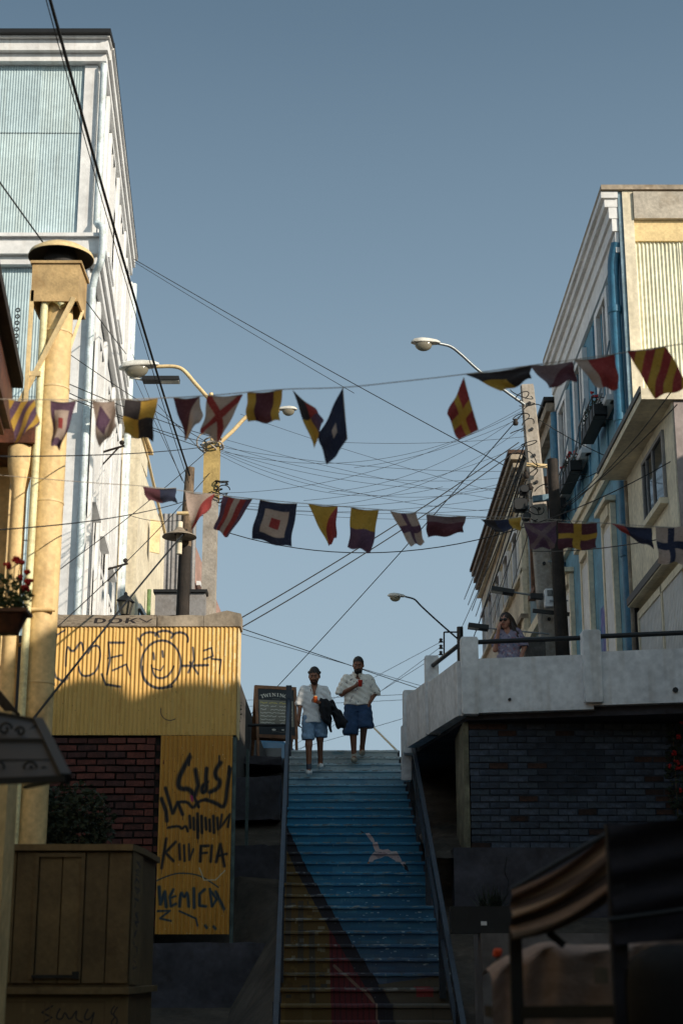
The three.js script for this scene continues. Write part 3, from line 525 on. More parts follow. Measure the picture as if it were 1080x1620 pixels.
{ const p0 = at(246, 938, 24.6), p1 = at(324, 978, 24.6); const w = thing('grey_terrace_wall', 'plain grey low wall behind the coping at the foot of the wooden pole', 'wall'); mesh('panel', [bx(p0.x, p1.x, 5.9, p0.y, -25, -24.6)], MT.grey, w); mesh('cap', [bx(p0.x - .03, p1.x + .03, p0.y + .004, p0.y + .05, -25.04, -24.55)], MT.black, w); }

// ---- blue and cream house on the right with its cornice, windows, flower boxes
function geranium(name, label, pos, w, n, group, flower = MT.red) {
  const g = thing(name, label, 'plant', pos, group); mesh('foliage', [leaves([0, .16, 0], [w * .5, .16, .14], n, .025, .05)], MT.leafDark, g);
  const st = [], fl = []; for (let i = 0; i < n / 26; i++) { const x = rr(-.45, .45) * w, y = rr(.28, .46), z = rr(-.1, .14); st.push(rod(V(x * .8, .1, z * .6), V(x, y, z), .004, .004, 4)); for (let k = 0; k < 6; k++) fl.push(ico(x + rr(-.025, .025), y + rr(-.02, .02), z + rr(-.025, .025), .02, 0)); }
  mesh('stem', st, MT.leaf, g); mesh('flower', fl, flower, g); return g;
}
const FX = 4.9;
{
  const h = thing('blue_house', 'blue house with white cornice and cream corrugated gable on the right', 'house');
  const z0 = -25.5, z1 = -33.8, Y0 = 5.0, Y1 = 14.55;
  mesh('wall', [bx(FX, 11, Y0, Y1, z1, z0 - .02)], MT.blue, h);
  const boards = []; for (let z = z0 - 1.0; z > z1; z -= 1.05) boards.push(bx(FX - .03, FX - .002, 10.6, 13.6, z - .05, z + .05)); mesh('batten', boards, MT.blue, h);
  for (let r = 0; r < 3; r++) for (let i = 0; i < 5; i++) { const y = [5, 8.9, 11.75][r], hh = [3.93, 2.9, 2.15][r], g = corrugated(.8, hh, .068, .013); g.translate(5.15 + i * .78, y, z0 + .01 + ((i + r) % 2) * .007); part('metal_sheet', g, MT.creamMetal, h); }
  mesh('corner_board', [bx(FX + .0, FX + .07, Y0, 14.85, z0 - .01, z0 + .07)], surf(0x7a93a1, { p: .15, m: 1, st: .3 }), h); mesh('corner_board', [bx(FX + .074, 5.16, Y0, 14.85, z0 - .01, z0 + .1)], MT.cream, h);
  mesh('gable_fascia', [bx(5.164, 11, 14.3, 14.82, z0, z0 + .14)], surf(0xb9b0a2, { p: .13, st: .35, m: 1.3 }), h); mesh('gable_trim', [bx(5.164, 11, 13.9, 14.296, z0, z0 + .06)], surf(0xe2c894, { p: .1, m: 1.3 }), h);
  mesh('roof', [bx(FX - .3, 11, 14.86, 14.95, z1, z0 + .15)], MT.coping, h);
  mesh('cornice', [bx(FX - .3, FX - .004, 14.72, 14.84, z1, z0 + .1), bx(FX - .24, FX - .004, 14.56, 14.716, z1, z0 + .06), bx(FX - .17, FX - .004, 14.34, 14.556, z1, z0 + .05), bx(FX - .12, FX - .004, 14.1, 14.336, z1, z0 + .04), bx(FX - .07, FX - .004, 13.7, 14.096, z1, z0 + .02)], MT.whiteTrim, h);
  mesh('string_course', [bx(FX - .14, FX - .004, 10.32, 10.5, z1, z0 - .5), bx(FX - .09, FX - .004, 10.16, 10.316, z1, z0 - .5)], MT.cream, h);
  mesh('downpipe', [rod(V(FX - .12, 13.3, z0 - .12), V(FX - .12, 5.0, z0 - .12), .1, .1, 12), tube([V(FX - .12, 13.2, z0 - .12), V(FX - .1, 13.6, z0 - .1), V(FX - .04, 13.9, z0 - .05)], .1)], MT.blueDark, h);
  for (const y of [8.2, 10.6, 12.6, 6.4]) mesh('pipe_collar', [rod(V(FX - .12, y, z0 - .12), V(FX - .12, y + .12, z0 - .12), .12, .12, 12)], MT.blueDark, h);
  mesh('downpipe', [rod(V(FX - .1, 13.6, z1 + .2), V(FX - .1, 5.0, z1 + .2), .1, .1, 10)], MT.blueDark, h);
  for (const zc of [-27.2, -30.2, -32.6]) {
    const w = mesh('window', [bx(FX - .02, FX - .004, 11.5, 13.4, zc - .5, zc + .5)], MT.glass, h);
    mesh('frame', [bx(FX - .1, FX - .002, 11.3, 13.52, zc + .5, zc + .72), bx(FX - .1, FX - .002, 11.3, 13.52, zc - .72, zc - .5), bx(FX - .1, FX - .002, 13.4, 13.52, zc - .5, zc + .5), bx(FX - .06, FX - .002, 11.5, 13.4, zc - .04, zc + .04)], MT.whiteTrim, w);
    mesh('sill', [bx(FX - .2, FX - .004, 11.3, 11.4, zc - .75, zc + .75)], MT.whiteTrim, w);
    mesh('awning_stay', [rod(V(FX - .35, 11.3, zc + .9), V(FX - .1, 12.4, zc + .8), .018), rod(V(FX - .3, 11.35, zc - .9), V(FX - .3, 11.35, zc + .9), .02)], MT.steel, w);
  }
  for (const [zc, k] of [[-27.7, 0], [-30.4, 1], [-33.0, 2]]) {
    const w = mesh('tall_shutter', [bx(FX - .06, FX - .004, 5.1, 9.4, zc - .42, zc + .42)], surf(0xcfc8bb, { p: .1, m: .8, sk: .3 }), h);
    const sl = []; for (let z = zc - .36; z < zc + .4; z += .09) sl.push(bx(FX - .08, FX - .058, 5.3, 9.25, z - .035, z + .035)); mesh('slat', sl, MT.whiteTrim, w);
    mesh('frame', [bx(FX - .1, FX - .004, 5.0, 9.6, zc + .42, zc + .55), bx(FX - .1, FX - .004, 5.0, 9.6, zc - .55, zc - .42), bx(FX - .13, FX - .004, 9.4, 9.62, zc - .42, zc + .42), bx(FX - .2, FX - .004, 9.63, 9.72, zc - .62, zc + .62)], MT.cream, w);
  }
  const mur = thing('mural_patch', 'violet and green painted mural patch on the blue wall between the shutters', 'mural');
  const mt = canvasTex(128, 512, (x, w, hh) => { x.fillStyle = '#5b86a6'; x.fillRect(0, 0, w, hh); for (let i = 0; i < 260; i++) { const y = rnd(); x.globalAlpha = rr(.2, .7); x.fillStyle = (y < .6 ? ['#4a4a90', '#6f5aa0', '#3d6aa8', '#8a80b8'] : ['#4f8a5a', '#8fae4a', '#3d7a6a', '#d0b84a'])[(rnd() * 4) | 0]; x.beginPath(); x.ellipse(rnd() * w, y * hh, rr(4, 18), rr(8, 40), rr(0, 3), 0, 7); x.fill(); } });
  const mg = new THREE.BoxGeometry(.006, 3.0, .5); mg.translate(FX - .004, 6.6, -29.05); part('paint', mg, new THREE.MeshPhysicalMaterial({ map: mt, roughness: .8 }), mur);
}
for (const [zc, y, lab, n] of [[-27.6, 11.02, 'topmost of the three black flower boxes, hung nearest the blue downpipe', 260], [-30.7, 10.96, 'middle of the three black flower boxes hanging on the blue house', 240], [-33.1, 10.9, 'lowest of the three black flower boxes, beside the dark pole', 240]]) {
  const b = thing('flower_box', lab, 'flower box', [FX - .25, y, zc], 'flower boxes on the blue house'), L = .82;
  mesh('trough', [bx(-.11, .11, .1, .12, -L, L), bx(-.12, -.1, .1, .32, -L, L), bx(.1, .12, .1, .32, -L, L), bx(-.1, .1, .1, .32, L - .02, L), bx(-.1, .1, .1, .32, -L, -L + .02)], MT.black, b);
  mesh('basket_rack', [...[-1, -.5, 0, .5, 1].map(k => rod(V(-.15, .0, k * L), V(-.15, .46, k * L), .01)), rod(V(-.15, .02, -L), V(-.15, .02, L), .01), rod(V(-.15, .44, -L), V(-.15, .44, L), .01), rod(V(-.15, .02, L), V(.2, .02, L), .01), rod(V(-.15, .44, L), V(.2, .44, L), .01)], MT.black, b);
  const p = geranium('geranium', 'geraniums with ' + (zc > -30 ? 'red flowers in the topmost' : zc > -32 ? 'dark leaves in the middle' : 'pink flowers in the lowest') + ' black flower box', [FX - .25, y + .26, zc], 1.4, n, 'geraniums in the flower boxes', zc < -32 ? MT.pink : MT.red); p.rotation.y = Math.PI / 2;
}
// ---- cream bay house in front of it, gate below
{
  const h = thing('cream_bay_house', 'cream house with projecting roof and side window at the right edge', 'house'), x = 4.76, z0 = -21.5, z1 = -25.35;
  mesh('wall', [bx(x, 11, 7.2, 9.45, z1, z0)], MT.cream, h); mesh('shade_tinted_front', [bx(x + .02, 11, 5.0, 9.44, z0 + .004, z0 + .05)], surf(0x9a8f8c, { p: .08, m: 2 }), h);  // front slab greyed over the cream: shade worked into its colour
  mesh('lower_wall', [bx(x + .12, 11, 5.0, 7.196, z1, z0)], MT.cream, h);
  mesh('roof_slab', [bx(x - .45, 11, 9.454, 9.62, z1, z0 + .1)], MT.cream, h); mesh('gutter', [bx(x - .475, x - .452, 9.56, 9.65, z1, z0 + .1)], MT.black, h);
  const w = mesh('window', [bx(x - .012, x - .002, 8.2, 9.18, -23.7, -22.2)], MT.glass, h);
  mesh('frame', [bx(x - .04, x - .002, 8.2, 9.24, -22.2, -22.12), bx(x - .04, x - .002, 8.2, 9.24, -23.78, -23.7), bx(x - .04, x - .002, 9.18, 9.24, -23.7, -22.2), bx(x - .035, x - .002, 8.2, 9.18, -22.98, -22.92), bx(x - .035, x - .002, 8.2, 9.18, -23.44, -23.4)], MT.grey, w); mesh('sill', [bx(x - .12, x - .002, 8.1, 8.19, -23.82, -22.1)], MT.cream, w);
  mesh('canopy', [bx(x - .12, x - .002, 7.2, 7.3, z1 + .3, z0)], MT.cream, h); mesh('canopy_edge', [bx(x - .14, x - .122, 7.22, 7.34, z1 + .3, z0)], MT.black, h);
  mesh('drain_pipe', [rod(V(x - .02, 9.4, z1 + .12), V(x - .02, 5.0, z1 + .12), .035)], MT.coping, h);
  const g = thing('bar_gate', 'pale upright bar gate under the cream house at the right edge', 'gate', [x + .04, 5, 0]);
  for (let z = z1 + .5; z < z0 - .1; z += .105) mesh('bar', [bx(-.012, .012, .1, 1.98, z - .02, z + .02)], MT.whiteTrim, g);
  mesh('gate_frame', [bx(-.03, .03, 1.98, 2.1, z1 + .4, z0), bx(-.03, .03, .0, .1, z1 + .4, z0), bx(-.03, .03, 0, 2.1, z1 + .36, z1 + .44), bx(-.03, .03, 0, 2.1, -23.1, -23.02)], MT.cream, g); mesh('dark_post', [bx(-.06, .02, 0, 2.2, z1 + .2, z1 + .28)], MT.black, g);
}
// ---- row houses further up the street on the right
{
  const h = thing('grey_blue_row_house', 'grey blue row house with brown trim behind the concrete pole', 'house'), z0 = -33.9, z1 = -40.5;
  mesh('wall', [bx(FX + .04, 11, 5, 14.0, z1, z0)], surf(0x7f98a6, { p: .15, m: 2, sk: .4, st: .4 }), h);
  mesh('cornice', [bx(FX - .25, FX + .036, 13.75, 13.95, z1, z0), bx(FX - .15, FX + .036, 13.45, 13.746, z1, z0)], MT.coping, h); mesh('roof_edge', [bx(FX - .3, 11, 14.004, 14.1, z1, z0)], MT.black, h);
  mesh('chimney', [bx(FX + .1, FX + .7, 14.15, 15.4, -35.2, -34.6)], MT.cream, h); mesh('string_course', [bx(FX - .1, FX + .036, 9.7, 9.95, z1, z0)], MT.cream, h);
  for (const zc of [-35, -36.8, -38.8]) { for (const [a, b] of [[10.7, 12.8], [6.2, 8.9]]) { const w = mesh('window', [bx(FX + .02, FX + .038, a, b, zc - .45, zc + .45)], MT.glass, h); mesh('frame', [bx(FX - .06, FX + .034, a - .1, b + .12, zc + .45, zc + .6), bx(FX - .06, FX + .034, a - .1, b + .12, zc - .6, zc - .45), bx(FX - .08, FX + .034, b, b + .14, zc - .45, zc + .45), bx(FX - .14, FX + .034, a - .12, a, zc - .62, zc + .62)], b > 10 ? surf(0x7a5a46, { p: .2, m: .6 }) : MT.whiteTrim, w); } }
  mesh('door_pediment', [poly([[FX - .3, -34.2], [FX + .03, -34.2], [FX + .03, -35.6], [FX - .3, -35.6]], 8.9, 9.1), bx(FX - .22, FX + .03, 8.6, 8.89, -35.5, -34.3)], MT.cream, h);
  mesh('downpipe', [rod(V(FX - .08, 13.4, z0 - .15), V(FX - .08, 5, z0 - .15), .09)], MT.blueDark, h);
}
{
  const h = thing('white_row_house', 'farthest right row house, off white with many ledges, behind the cable tangle', 'house'), z0 = -40.6, z1 = -54;
  mesh('wall', [bx(FX, 11, 5, 14.9, z1, z0)], surf(0xd8cdb4, { st: .5, p: .15, sk: .4, m: 2 }), h);
  for (const [y, o, hh] of [[14.78, .34, .14], [14.55, .28, .12], [14.3, .22, .12], [14.0, .16, .1], [13.3, .08, .08], [11.7, .12, .1], [10.4, .2, .12], [10.15, .13, .1], [7.6, .12, .12]]) mesh('ledge', [bx(FX - o, FX - .004, y, y + hh, z1, z0)], y > 14 || y === 10.4 ? MT.coping : MT.cream, h);
  mesh('roof_edge', [bx(FX - .4, 11, 14.95, 15.05, z1, z0)], surf(0x4e382a, { p: .3, m: .8 }), h); mesh('corner_pilaster', [bx(FX - .12, FX - .004, 5, 14.3, z0 - .6, z0 - .02)], MT.cream, h);
  for (const zc of [-42.5, -45, -47.5, -50, -52.4]) for (const [a, b] of [[11.95, 13.1], [8.0, 9.9], [5.6, 7.4]]) { const w = mesh('window', [bx(FX - .02, FX - .006, a, b, zc - .5, zc + .5)], MT.glass, h); mesh('frame', [bx(FX - .1, FX - .004, a - .08, b + .1, zc + .5, zc + .66), bx(FX - .1, FX - .004, a - .08, b + .1, zc - .66, zc - .5), bx(FX - .16, FX - .004, b, b + .12, zc - .5, zc + .5)], MT.whiteTrim, w); }
}
// ---- near house on the left: brown eaves, yellow columns
{
  const h = thing('brown_eaved_house', 'yellow house with dark brown wooden eaves at the left edge', 'house');
  const A = V(-2.62, 6.62, -10.0), B = V(-3.1, 6.62, -14.0), dir = B.clone().sub(A).normalize(), A0 = A.clone().addScaledVector(dir, -19), out = V(1, 0, -.14).normalize();
  const run = (o, y, w, hh, mat, nm, s0 = A0, e = B) => mesh(nm, [beam(s0.clone().addScaledVector(out, o).setY(y), e.clone().addScaledVector(out, o).setY(y), w, hh)], mat, h);
  run(-.03, 6.65, .07, .42, MT.brownWood, 'fascia'); run(.05, 6.90, .1, .1, MT.darkWood, 'gutter'); run(-.5, 6.40, .9, .05, MT.brownWood, 'soffit');
  run(-.4, 6.28, .1, .1, MT.pinkWood, 'moulding'); run(-.56, 6.20, .1, .1, MT.pinkWood, 'moulding'); run(-.72, 6.12, .1, .1, MT.pinkWood, 'moulding'); run(-.82, 5.90, .12, .3, MT.brownWood, 'frieze');
  run(-1.6, 3.0, 1.2, 6.3, MT.yellowPaint, 'wall'); run(-1.9, 7.2, 3.6, .1, MT.darkWood, 'roof');
  const col = (x, z, r) => { const c = lathe([[r * 1.4, 0], [r * 1.4, .2], [r, .3], [r * .88, 5.5], [r * 1.1, 5.6], [r * 1.5, 5.75], [r * 1.6, 5.95], [0, 5.96]], 20); c.translate(x, .6, z); mesh('column', [c], MT.yellow, h); };
  col(-3.17, -14.9, .085); mesh('porch_wall', [bx(-6, -3.42, -.1, 6.8, -16.0, -15.6)], MT.yellow, h); mesh('porch_beam', [bx(-6, -3.02, 6.56, 6.85, -15.55, -14.75)], MT.brownWood, h);
  mesh('rail', [rod(V(-3.17, 4.55, -14.9), V(-2.98, 4.75, -15.6), .02), rod(V(-3.4, 4.9, -14.8), V(-2.75, 4.9, -14.86), .02)], MT.yellow, h);
}
// ---- round yellow flue with square hood
{
  const c = thing('yellow_flue', 'tall round yellow flue with a square hood and a dark round cap at left', 'chimney'), p = V(-2.9, 0, -15), r = .152;
  mesh('flue', [rod(V(p.x, 0, p.z), V(p.x, at(0, 470, 15).y, p.z), r, r, 28)], MT.yellow, c);
  for (const y of [2.4, 4.2, 6.0, 7.2, 7.8]) mesh('seam', [rod(V(p.x, y, p.z), V(p.x, y + .02, p.z), r + .006, r + .006, 28)], MT.yellowPaint, c);
  const yb = at(90, 476, 14.8).y, yt = at(90, 420, 14.8).y, W = .24;
  const hood = [bx(p.x - W, p.x + W, yb - .02, yt, p.z + W - .02, p.z + W), bx(p.x - W, p.x + W, yb - .02, yt, p.z - W, p.z - W + .02), bx(p.x - W, p.x - W + .02, yb - .02, yt, p.z - W + .021, p.z + W - .021), bx(p.x + W - .02, p.x + W, yb - .02, yt, p.z - W + .021, p.z + W - .021)];
  mesh('hood', hood, MT.hoodMetal, c); mesh('hood_rim', [bx(p.x - W - .02, p.x + W + .02, yt + .002, yt + .03, p.z - W - .02, p.z + W + .02)], MT.hoodMetal, c); mesh('hood_floor', [bx(p.x - W + .03, p.x + W - .03, yb + .12, yb + .15, p.z - W + .03, p.z + W - .03)], MT.darkMetal, c);
  const cap = lathe([[.0, .2], [.12, .19], [.24, .15], [.325, .09], [.34, .05], [.336, .045]], 32); cap.translate(p.x + .0, yt + .12, p.z); const cm = mesh('cap', [cap], MT.yellowPaint, c); const ln = lathe([[.334, .046], [.3, .085], [.2, .14], [0, .185]], 32); ln.translate(p.x + .0, yt + .12, p.z); mesh('lining', [ln], MT.darkMetal, cm);
  mesh('cap_inside', [rod(V(p.x, yt + .03, p.z), V(p.x, yt + .22, p.z), .2, .16, 20)], MT.darkMetal, c);
  const px = p.x - .11, pz = p.z + .17; mesh('side_pipe', [rod(V(px, .2, pz), V(px, yb - .08, pz), .038, .038, 12), tube([V(px, yb - .1, pz), V(px + .01, yb - .02, pz + .01), V(px + .07, yb + .03, pz + .02), V(px + .15, yb, pz + .02), V(px + .19, yb - .05, pz + .02)], .038, 20, 10)], MT.yellowPipe, c);
  mesh('brace', [beam(V(p.x + W - .04, yb + .02, p.z + W), V(p.x - .34, yb - 1.2, p.z + .2), .03, .045)], MT.yellowPaint, c); mesh('brace', [beam(V(p.x + W, yb, p.z - .05), V(p.x + .12, yb - .5, p.z), .03, .03)], MT.yellowPaint, c);
  mesh('brace', [bx(p.x - W - .01, p.x - W + .03, yb - 1.1, yb + .1, p.z + W - .03, p.z + W)], MT.yellowPaint, c); mesh('brace', [bx(p.x - W + .03, p.x - .1, yb - .82, yb - .77, p.z + W - .04, p.z + W - .01)], MT.yellowPaint, c);
  mesh('chain', Array.from({ length: 12 }, (_, k) => move(new THREE.TorusGeometry(.02, .007, 5, 8), p.x - .37, yb - .1 - k * .07, p.z + .2)), MT.rubber, c);
}
// houses outside the frame on the right and behind the camera, whose roofs put the lower half of the street in shade
{
  const h = thing('shading_house', 'tall plastered house set back right of the street outside the picture', 'house');
  mesh('wall', [bx(9.1, 17, 0, 10.5, -20.9, -12.6)], MT.coping, h); mesh('roof', [bx(9, 17.1, 10.504, 10.8, -21, -12.5)], MT.brick[0], h);
  const n = thing('shading_house', 'house with a high end wall right of the camera outside the picture', 'house');
  mesh('wall', [bx(7.1, 17, 0, 9.3, -10.4, 14)], MT.coping, n); mesh('roof', [bx(7, 17.1, 9.304, 9.6, -10.3, 14.1)], MT.brick[1], n);
  const s = new THREE.Shape(); s.moveTo(7, 0); s.lineTo(7, 10.75); s.bezierCurveTo(7.4, 11.3, 8.0, 11.35, 8.4, 10.95); s.bezierCurveTo(8.9, 11.2, 9.5, 11.3, 10, 10.9); s.lineTo(17, 10.9); s.lineTo(17, 0); const g = new THREE.ExtrudeGeometry(s, { depth: .5, bevelEnabled: false }); g.translate(0, 0, -12); mesh('shading_end_wall', [g], MT.coping, n);  // humped top of this unseen wall shaped to make the shadow edge wavy
  const tk = new THREE.SphereGeometry(.8, 20, 12); tk.scale(1, .6, 1.3); tk.translate(7.8, 9.7, -7.0); mesh('shading_roof_tank', [tk], MT.grey, n);  // unseen tank added to make the cast shadow edge uneven
  const h3 = thing('shading_house', 'house closing the street behind the camera outside the picture', 'house');
  mesh('wall', [bx(-9, 6.9, 0, 9, 10, 16)], MT.coping, h3); mesh('roof', [bx(-9.2, 6.95, 9.004, 9.3, 9.8, 16.2)], MT.brick[2], h3);
}

// ================================================================ POLES, LAMPS, CABLES
function streetLamp(o, tip, dirX, dirY, len) { // cobra head: shell above, bulging glass below; dir points outwards
  const g = lathe([[.0, 0], [.05, .0], [.1, .08], [.135, .25], [.15, .42], [.12, .58], [.05, .66], [0, .67]], 18); g.scale(len / .67, len / .67, len / .67);
  const shell = g.clone(); { const p = shell.attributes.position; for (let i = 0; i < p.count; i++) { const z = p.getZ(i); p.setZ(i, z > 0 ? z * .2 : z * .85); } }
  const lens = new THREE.SphereGeometry(1, 18, 10); lens.scale(.125 * len / .67, .2 * len / .67, .16 * len / .67); lens.translate(0, .38 * len / .67, .03);
  const m = new THREE.Matrix4().makeRotationZ(-Math.PI / 2); const rot = new THREE.Matrix4().makeRotationX(Math.PI / 2);
  for (const q of [shell, lens]) { q.applyMatrix4(rot); q.rotateY(Math.PI / 2); if (dirX < 0) q.rotateY(Math.PI); q.rotateZ(Math.atan2(dirY, Math.abs(dirX)) * (dirX < 0 ? -1 : 1)); q.computeVertexNormals(); q.translate(tip.x, tip.y, tip.z); }
  mesh('lamp_shell', [shell], MT.lampWhite, o); mesh('lens', [lens], MT.lens, o);
}
function led(o, a, b, w = .1) { mesh('led_head', [beam(a, b, .22, .07)], MT.black, o); const m = a.clone().lerp(b, .5); mesh('led_plate', [beam(a.clone().add(V(0, -.041, 0)), m.clone().add(V(0, -.041, 0)), .16, .008)], MT.lampWhite, o); }
// left concrete lamp post with two yellow arms
const HL = at(336, 706, 25);
{
  const b = at(333, 985, 25), o = thing('lamp_post', 'concrete post with two yellow arms carrying white street lamps at left', 'street lamp');
  const pw = .14; mesh('post', [bx(HL.x - pw * .8, HL.x + pw * .8, 5.9, HL.y, -25.14, -24.86)], MT.poleConcrete, o); mesh('post_top', [bx(HL.x - pw * .9, HL.x + pw * .9, at(336, 790, 25).y, HL.y + .02, -25.16, -24.84)], surf(0xb39a62, { p: .15, sk: .3, m: .8 }), o);
  mesh('mast', [rod(V(HL.x, HL.y, -25), at(334, 622, 25), .036)], MT.yellowPaint, o);
  mesh('arm', [tube([at(333, 634, 25), at(310, 608, 25), at(288, 584, 25), at(276, 580, 25), at(248, 580, 25)], .034, 30, 8)], MT.yellowPaint, o); mesh('arm', [tube([at(344, 704, 25), at(368, 682, 25), at(392, 658, 25), at(410, 652, 25), at(442, 650, 25)], .034, 30, 8)], MT.yellowPaint, o);
  streetLamp(o, at(252, 578, 25), -1, -.1, .68); streetLamp(o, at(438, 648, 25), 1, .0, .34);
  const l1 = at(284, 601, 25), l0 = at(226, 601, 25); led(o, l1, l0); mesh('led_bracket', [rod(l0, at(205, 597, 25), .02)], MT.lampWhite, o);
  mesh('wire_bundle', Array.from({ length: 12 }, (_, k) => move(new THREE.TorusGeometry(rr(.07, .16), .014, 5, 14, rr(3, 6)).rotateX(rr(0, 3)).rotateY(rr(0, 3)), HL.x + rr(-.1, .1), HL.y + rr(-.1, .08), -24.9 + rr(-.1, .1))), MT.poleConcrete, o);
  mesh('wire_bundle', Array.from({ length: 10 }, () => move(new THREE.TorusGeometry(rr(.05, .12), .01, 5, 12, rr(2, 6)).rotateX(rr(0, 3)).rotateY(rr(0, 3)), HL.x + rr(.05, .25), at(340, 785, 25).y + rr(-.15, .2), -24.85)), MT.rubber, o);
}
{ // weathered wooden pole
  const t = at(301, 740, 23.2), b = at(288, 980, 23.2), o = thing('wooden_pole', 'short weathered wooden pole with a round enamel lamp shade, in front of the grey wall', 'pole');
  const k = at(293, 865, 23.2); mesh('pole', [rod(V(b.x, 5.9, b.z), k, .105, .095, 12)], MT.darkWood, o); mesh('pole_top', [rod(k, t, .095, .07, 12)], MT.poleWood, o);
  const s = at(284, 846, 22.9), sh = lathe([[.03, .12], [.06, .1], [.09, .06], [.25, -.02], [.26, -.04], [.08, .0]], 24); sh.translate(s.x, s.y, s.z); mesh('lamp_shade', [sh], MT.coping, o); mesh('lamp_socket', [rod(s.clone().add(V(0, -.3, 0)), s.clone().add(V(0, .2, 0)), .045)], MT.cream, o);
  mesh('bracket', [rod(at(280, 812, 23), at(300, 812, 23), .03)], MT.yellowPaint, o);
}
{ // lantern on the coping
  const c = at(198, 977, 21.25), o = thing('lantern', 'small black four sided lantern standing on the stone coping', 'lantern', [c.x, 6.17, c.z]);
  const fr = lathe([[.05, 0], [.06, .03], [.03, .05], [.07, .08]], 6), rf = lathe([[.135, .26], [.14, .275], [.06, .34], [.03, .36], [.025, .39], [0, .41]], 4); rf.rotateY(.6); const gl = lathe([[.065, .085], [.11, .255]], 4); gl.rotateY(.6);
  mesh('base', [fr], MT.black, o); mesh('roof', [rf], MT.black, o); mesh('pane', [gl], MT.lens, o); mesh('frame', [0, 1, 2, 3].map(k => { const a = k * Math.PI / 2 + .6, s = Math.sin(a), q = Math.cos(a); return rod(V(.067 * s, .08, .067 * q), V(.113 * s, .26, .113 * q), .01); }), MT.black, o);
}
// right concrete pole, dark pole, equipment
const HR = at(832, 640, 26);
{
  const o = thing('concrete_pole', 'leaning grey concrete utility pole with holes, lamp arm and meter box', 'pole'), b = at(876, 1036, 26), t = at(833, 610, 26), base = b.clone(); base.y = 5.4; base.x += .02;
  const d = t.clone().sub(base), bar = (s, r0, r1) => { const g = rod(base.clone().add(V(s, 0, 0)), t.clone().add(V(s * .5, 0, 0)), r0, r1, 4); return g; };
  mesh('shaft', [beam(base, t, .2, .16, V(0, 0, 1))], MT.poleConcrete, o); mesh('flange', [bar(-.13, .075, .055)], MT.poleConcrete, o); mesh('flange', [bar(.13, .075, .055)], MT.poleConcrete, o);
  mesh('hole', Array.from({ length: 9 }, (_, k) => { const p = base.clone().lerp(t, .3 + k * .08); return rod(p.clone().add(V(0, 0, .02)), p.clone().add(V(0, 0, .112)), .03, .03, 8); }), MT.black, o);
  const L = at(692, 543, 25.2); mesh('lamp_arm', [tube([at(829, 640, 25.9), at(790, 612, 25.7), at(752, 582, 25.5), at(728, 560, 25.4), at(712, 548, 25.3), L], .026, 30, 7)], MT.steel, o); streetLamp(o, L.clone().add(V(.04, 0, 0)), -1, .02, .5);
  const m0 = at(868, 948, 25.6); mesh('meter_box', [cbx(m0.x - .09, m0.x + .09, m0.y - .16, m0.y + .15, m0.z, m0.z + .15, .02)], MT.whiteTrim, o); mesh('meter_glass', [bx(m0.x - .05, m0.x + .04, m0.y + .02, m0.y + .12, m0.z + .151, m0.z + .16)], MT.glass, o);
  mesh('bracket', [beam(at(842, 790, 25.7), at(884, 785, 25.7), .1, .1)], surf(0x6f8a99, { p: .2, m: .5 }), o); mesh('bracket', [beam(at(832, 735, 25.7), at(868, 738, 25.7), .06, .06)], MT.yellowPaint, o); mesh('bracket', [beam(at(842, 966, 25.6), at(900, 972, 25.6), .06, .06)], MT.black, o);
  led(o, at(776, 932, 25.5), at(812, 938, 25.5)); mesh('led_arm', [rod(at(812, 937, 25.5), at(862, 945, 25.6), .018)], MT.steel, o); mesh('led_joint', [beam(at(838, 943, 25.55), at(858, 944, 25.55), .1, .09)], MT.black, o);
  led(o, at(740, 990, 25.5), at(772, 994, 25.5)); mesh('led_arm', [rod(at(772, 994, 25.5), at(868, 1003, 25.6), .014)], MT.steel, o);
  mesh('wire_coil', Array.from({ length: 16 }, () => { const y = rnd(), p = at(822 + y * 24, 625 + y * 200, 25.6); return move(new THREE.TorusGeometry(rr(.08, .22), .009, 5, 16, rr(2, 6)).rotateX(rr(0, 3)).rotateY(rr(0, 3)), p.x + rr(-.2, .25), p.y, p.z + rr(-.1, .2)); }), MT.rubber, o);
  for (const [px, py, s] of [[828, 776, .08], [822, 800, .12], [832, 818, .07]]) { const p = at(px, py, 25.5); mesh('junction_box', [cbx(p.x - s, p.x + s, p.y - s * .9, p.y + s * .9, p.z - .1, p.z + .12, .04)], MT.black, o); }
  mesh('insulator', [[815, 668], [832, 752], [838, 770], [846, 830]].map(([x, y]) => { const p = at(x, y, 25.5); return lathe([[.0, -.06], [.04, -.05], [.05, 0], [.03, .02], [.045, .05], [0, .07]], 8).translate(p.x, p.y, p.z); }), MT.darkWood, o);
}
{ const o = thing('dark_utility_pole', 'nearly black wooden utility pole right beside the concrete pole', 'pole'), t = at(873, 727, 25.4), b = at(888, 1030, 25.4); mesh('pole', [rod(V(b.x + .03, 5.4, b.z), t, .125, .09, 12)], MT.darkWood, o); mesh('step_bolt', [.3, .45, .6, .75].map(k => { const p = V(b.x, 5.4, b.z).lerp(t, k); return rod(p.clone().add(V(-.15, 0, 0)), p.clone().add(V(.15, 0, 0)), .014); }), MT.steel, o);
  const r = thing('pole_stub', 'short yellowish stub post standing beside the dark pole foot', 'post'); const q = at(893, 1000, 26.1); mesh('stub', [rod(V(q.x, 5.4, q.z), at(889, 968, 26.1), .075, .07, 10)], MT.coping, r); }
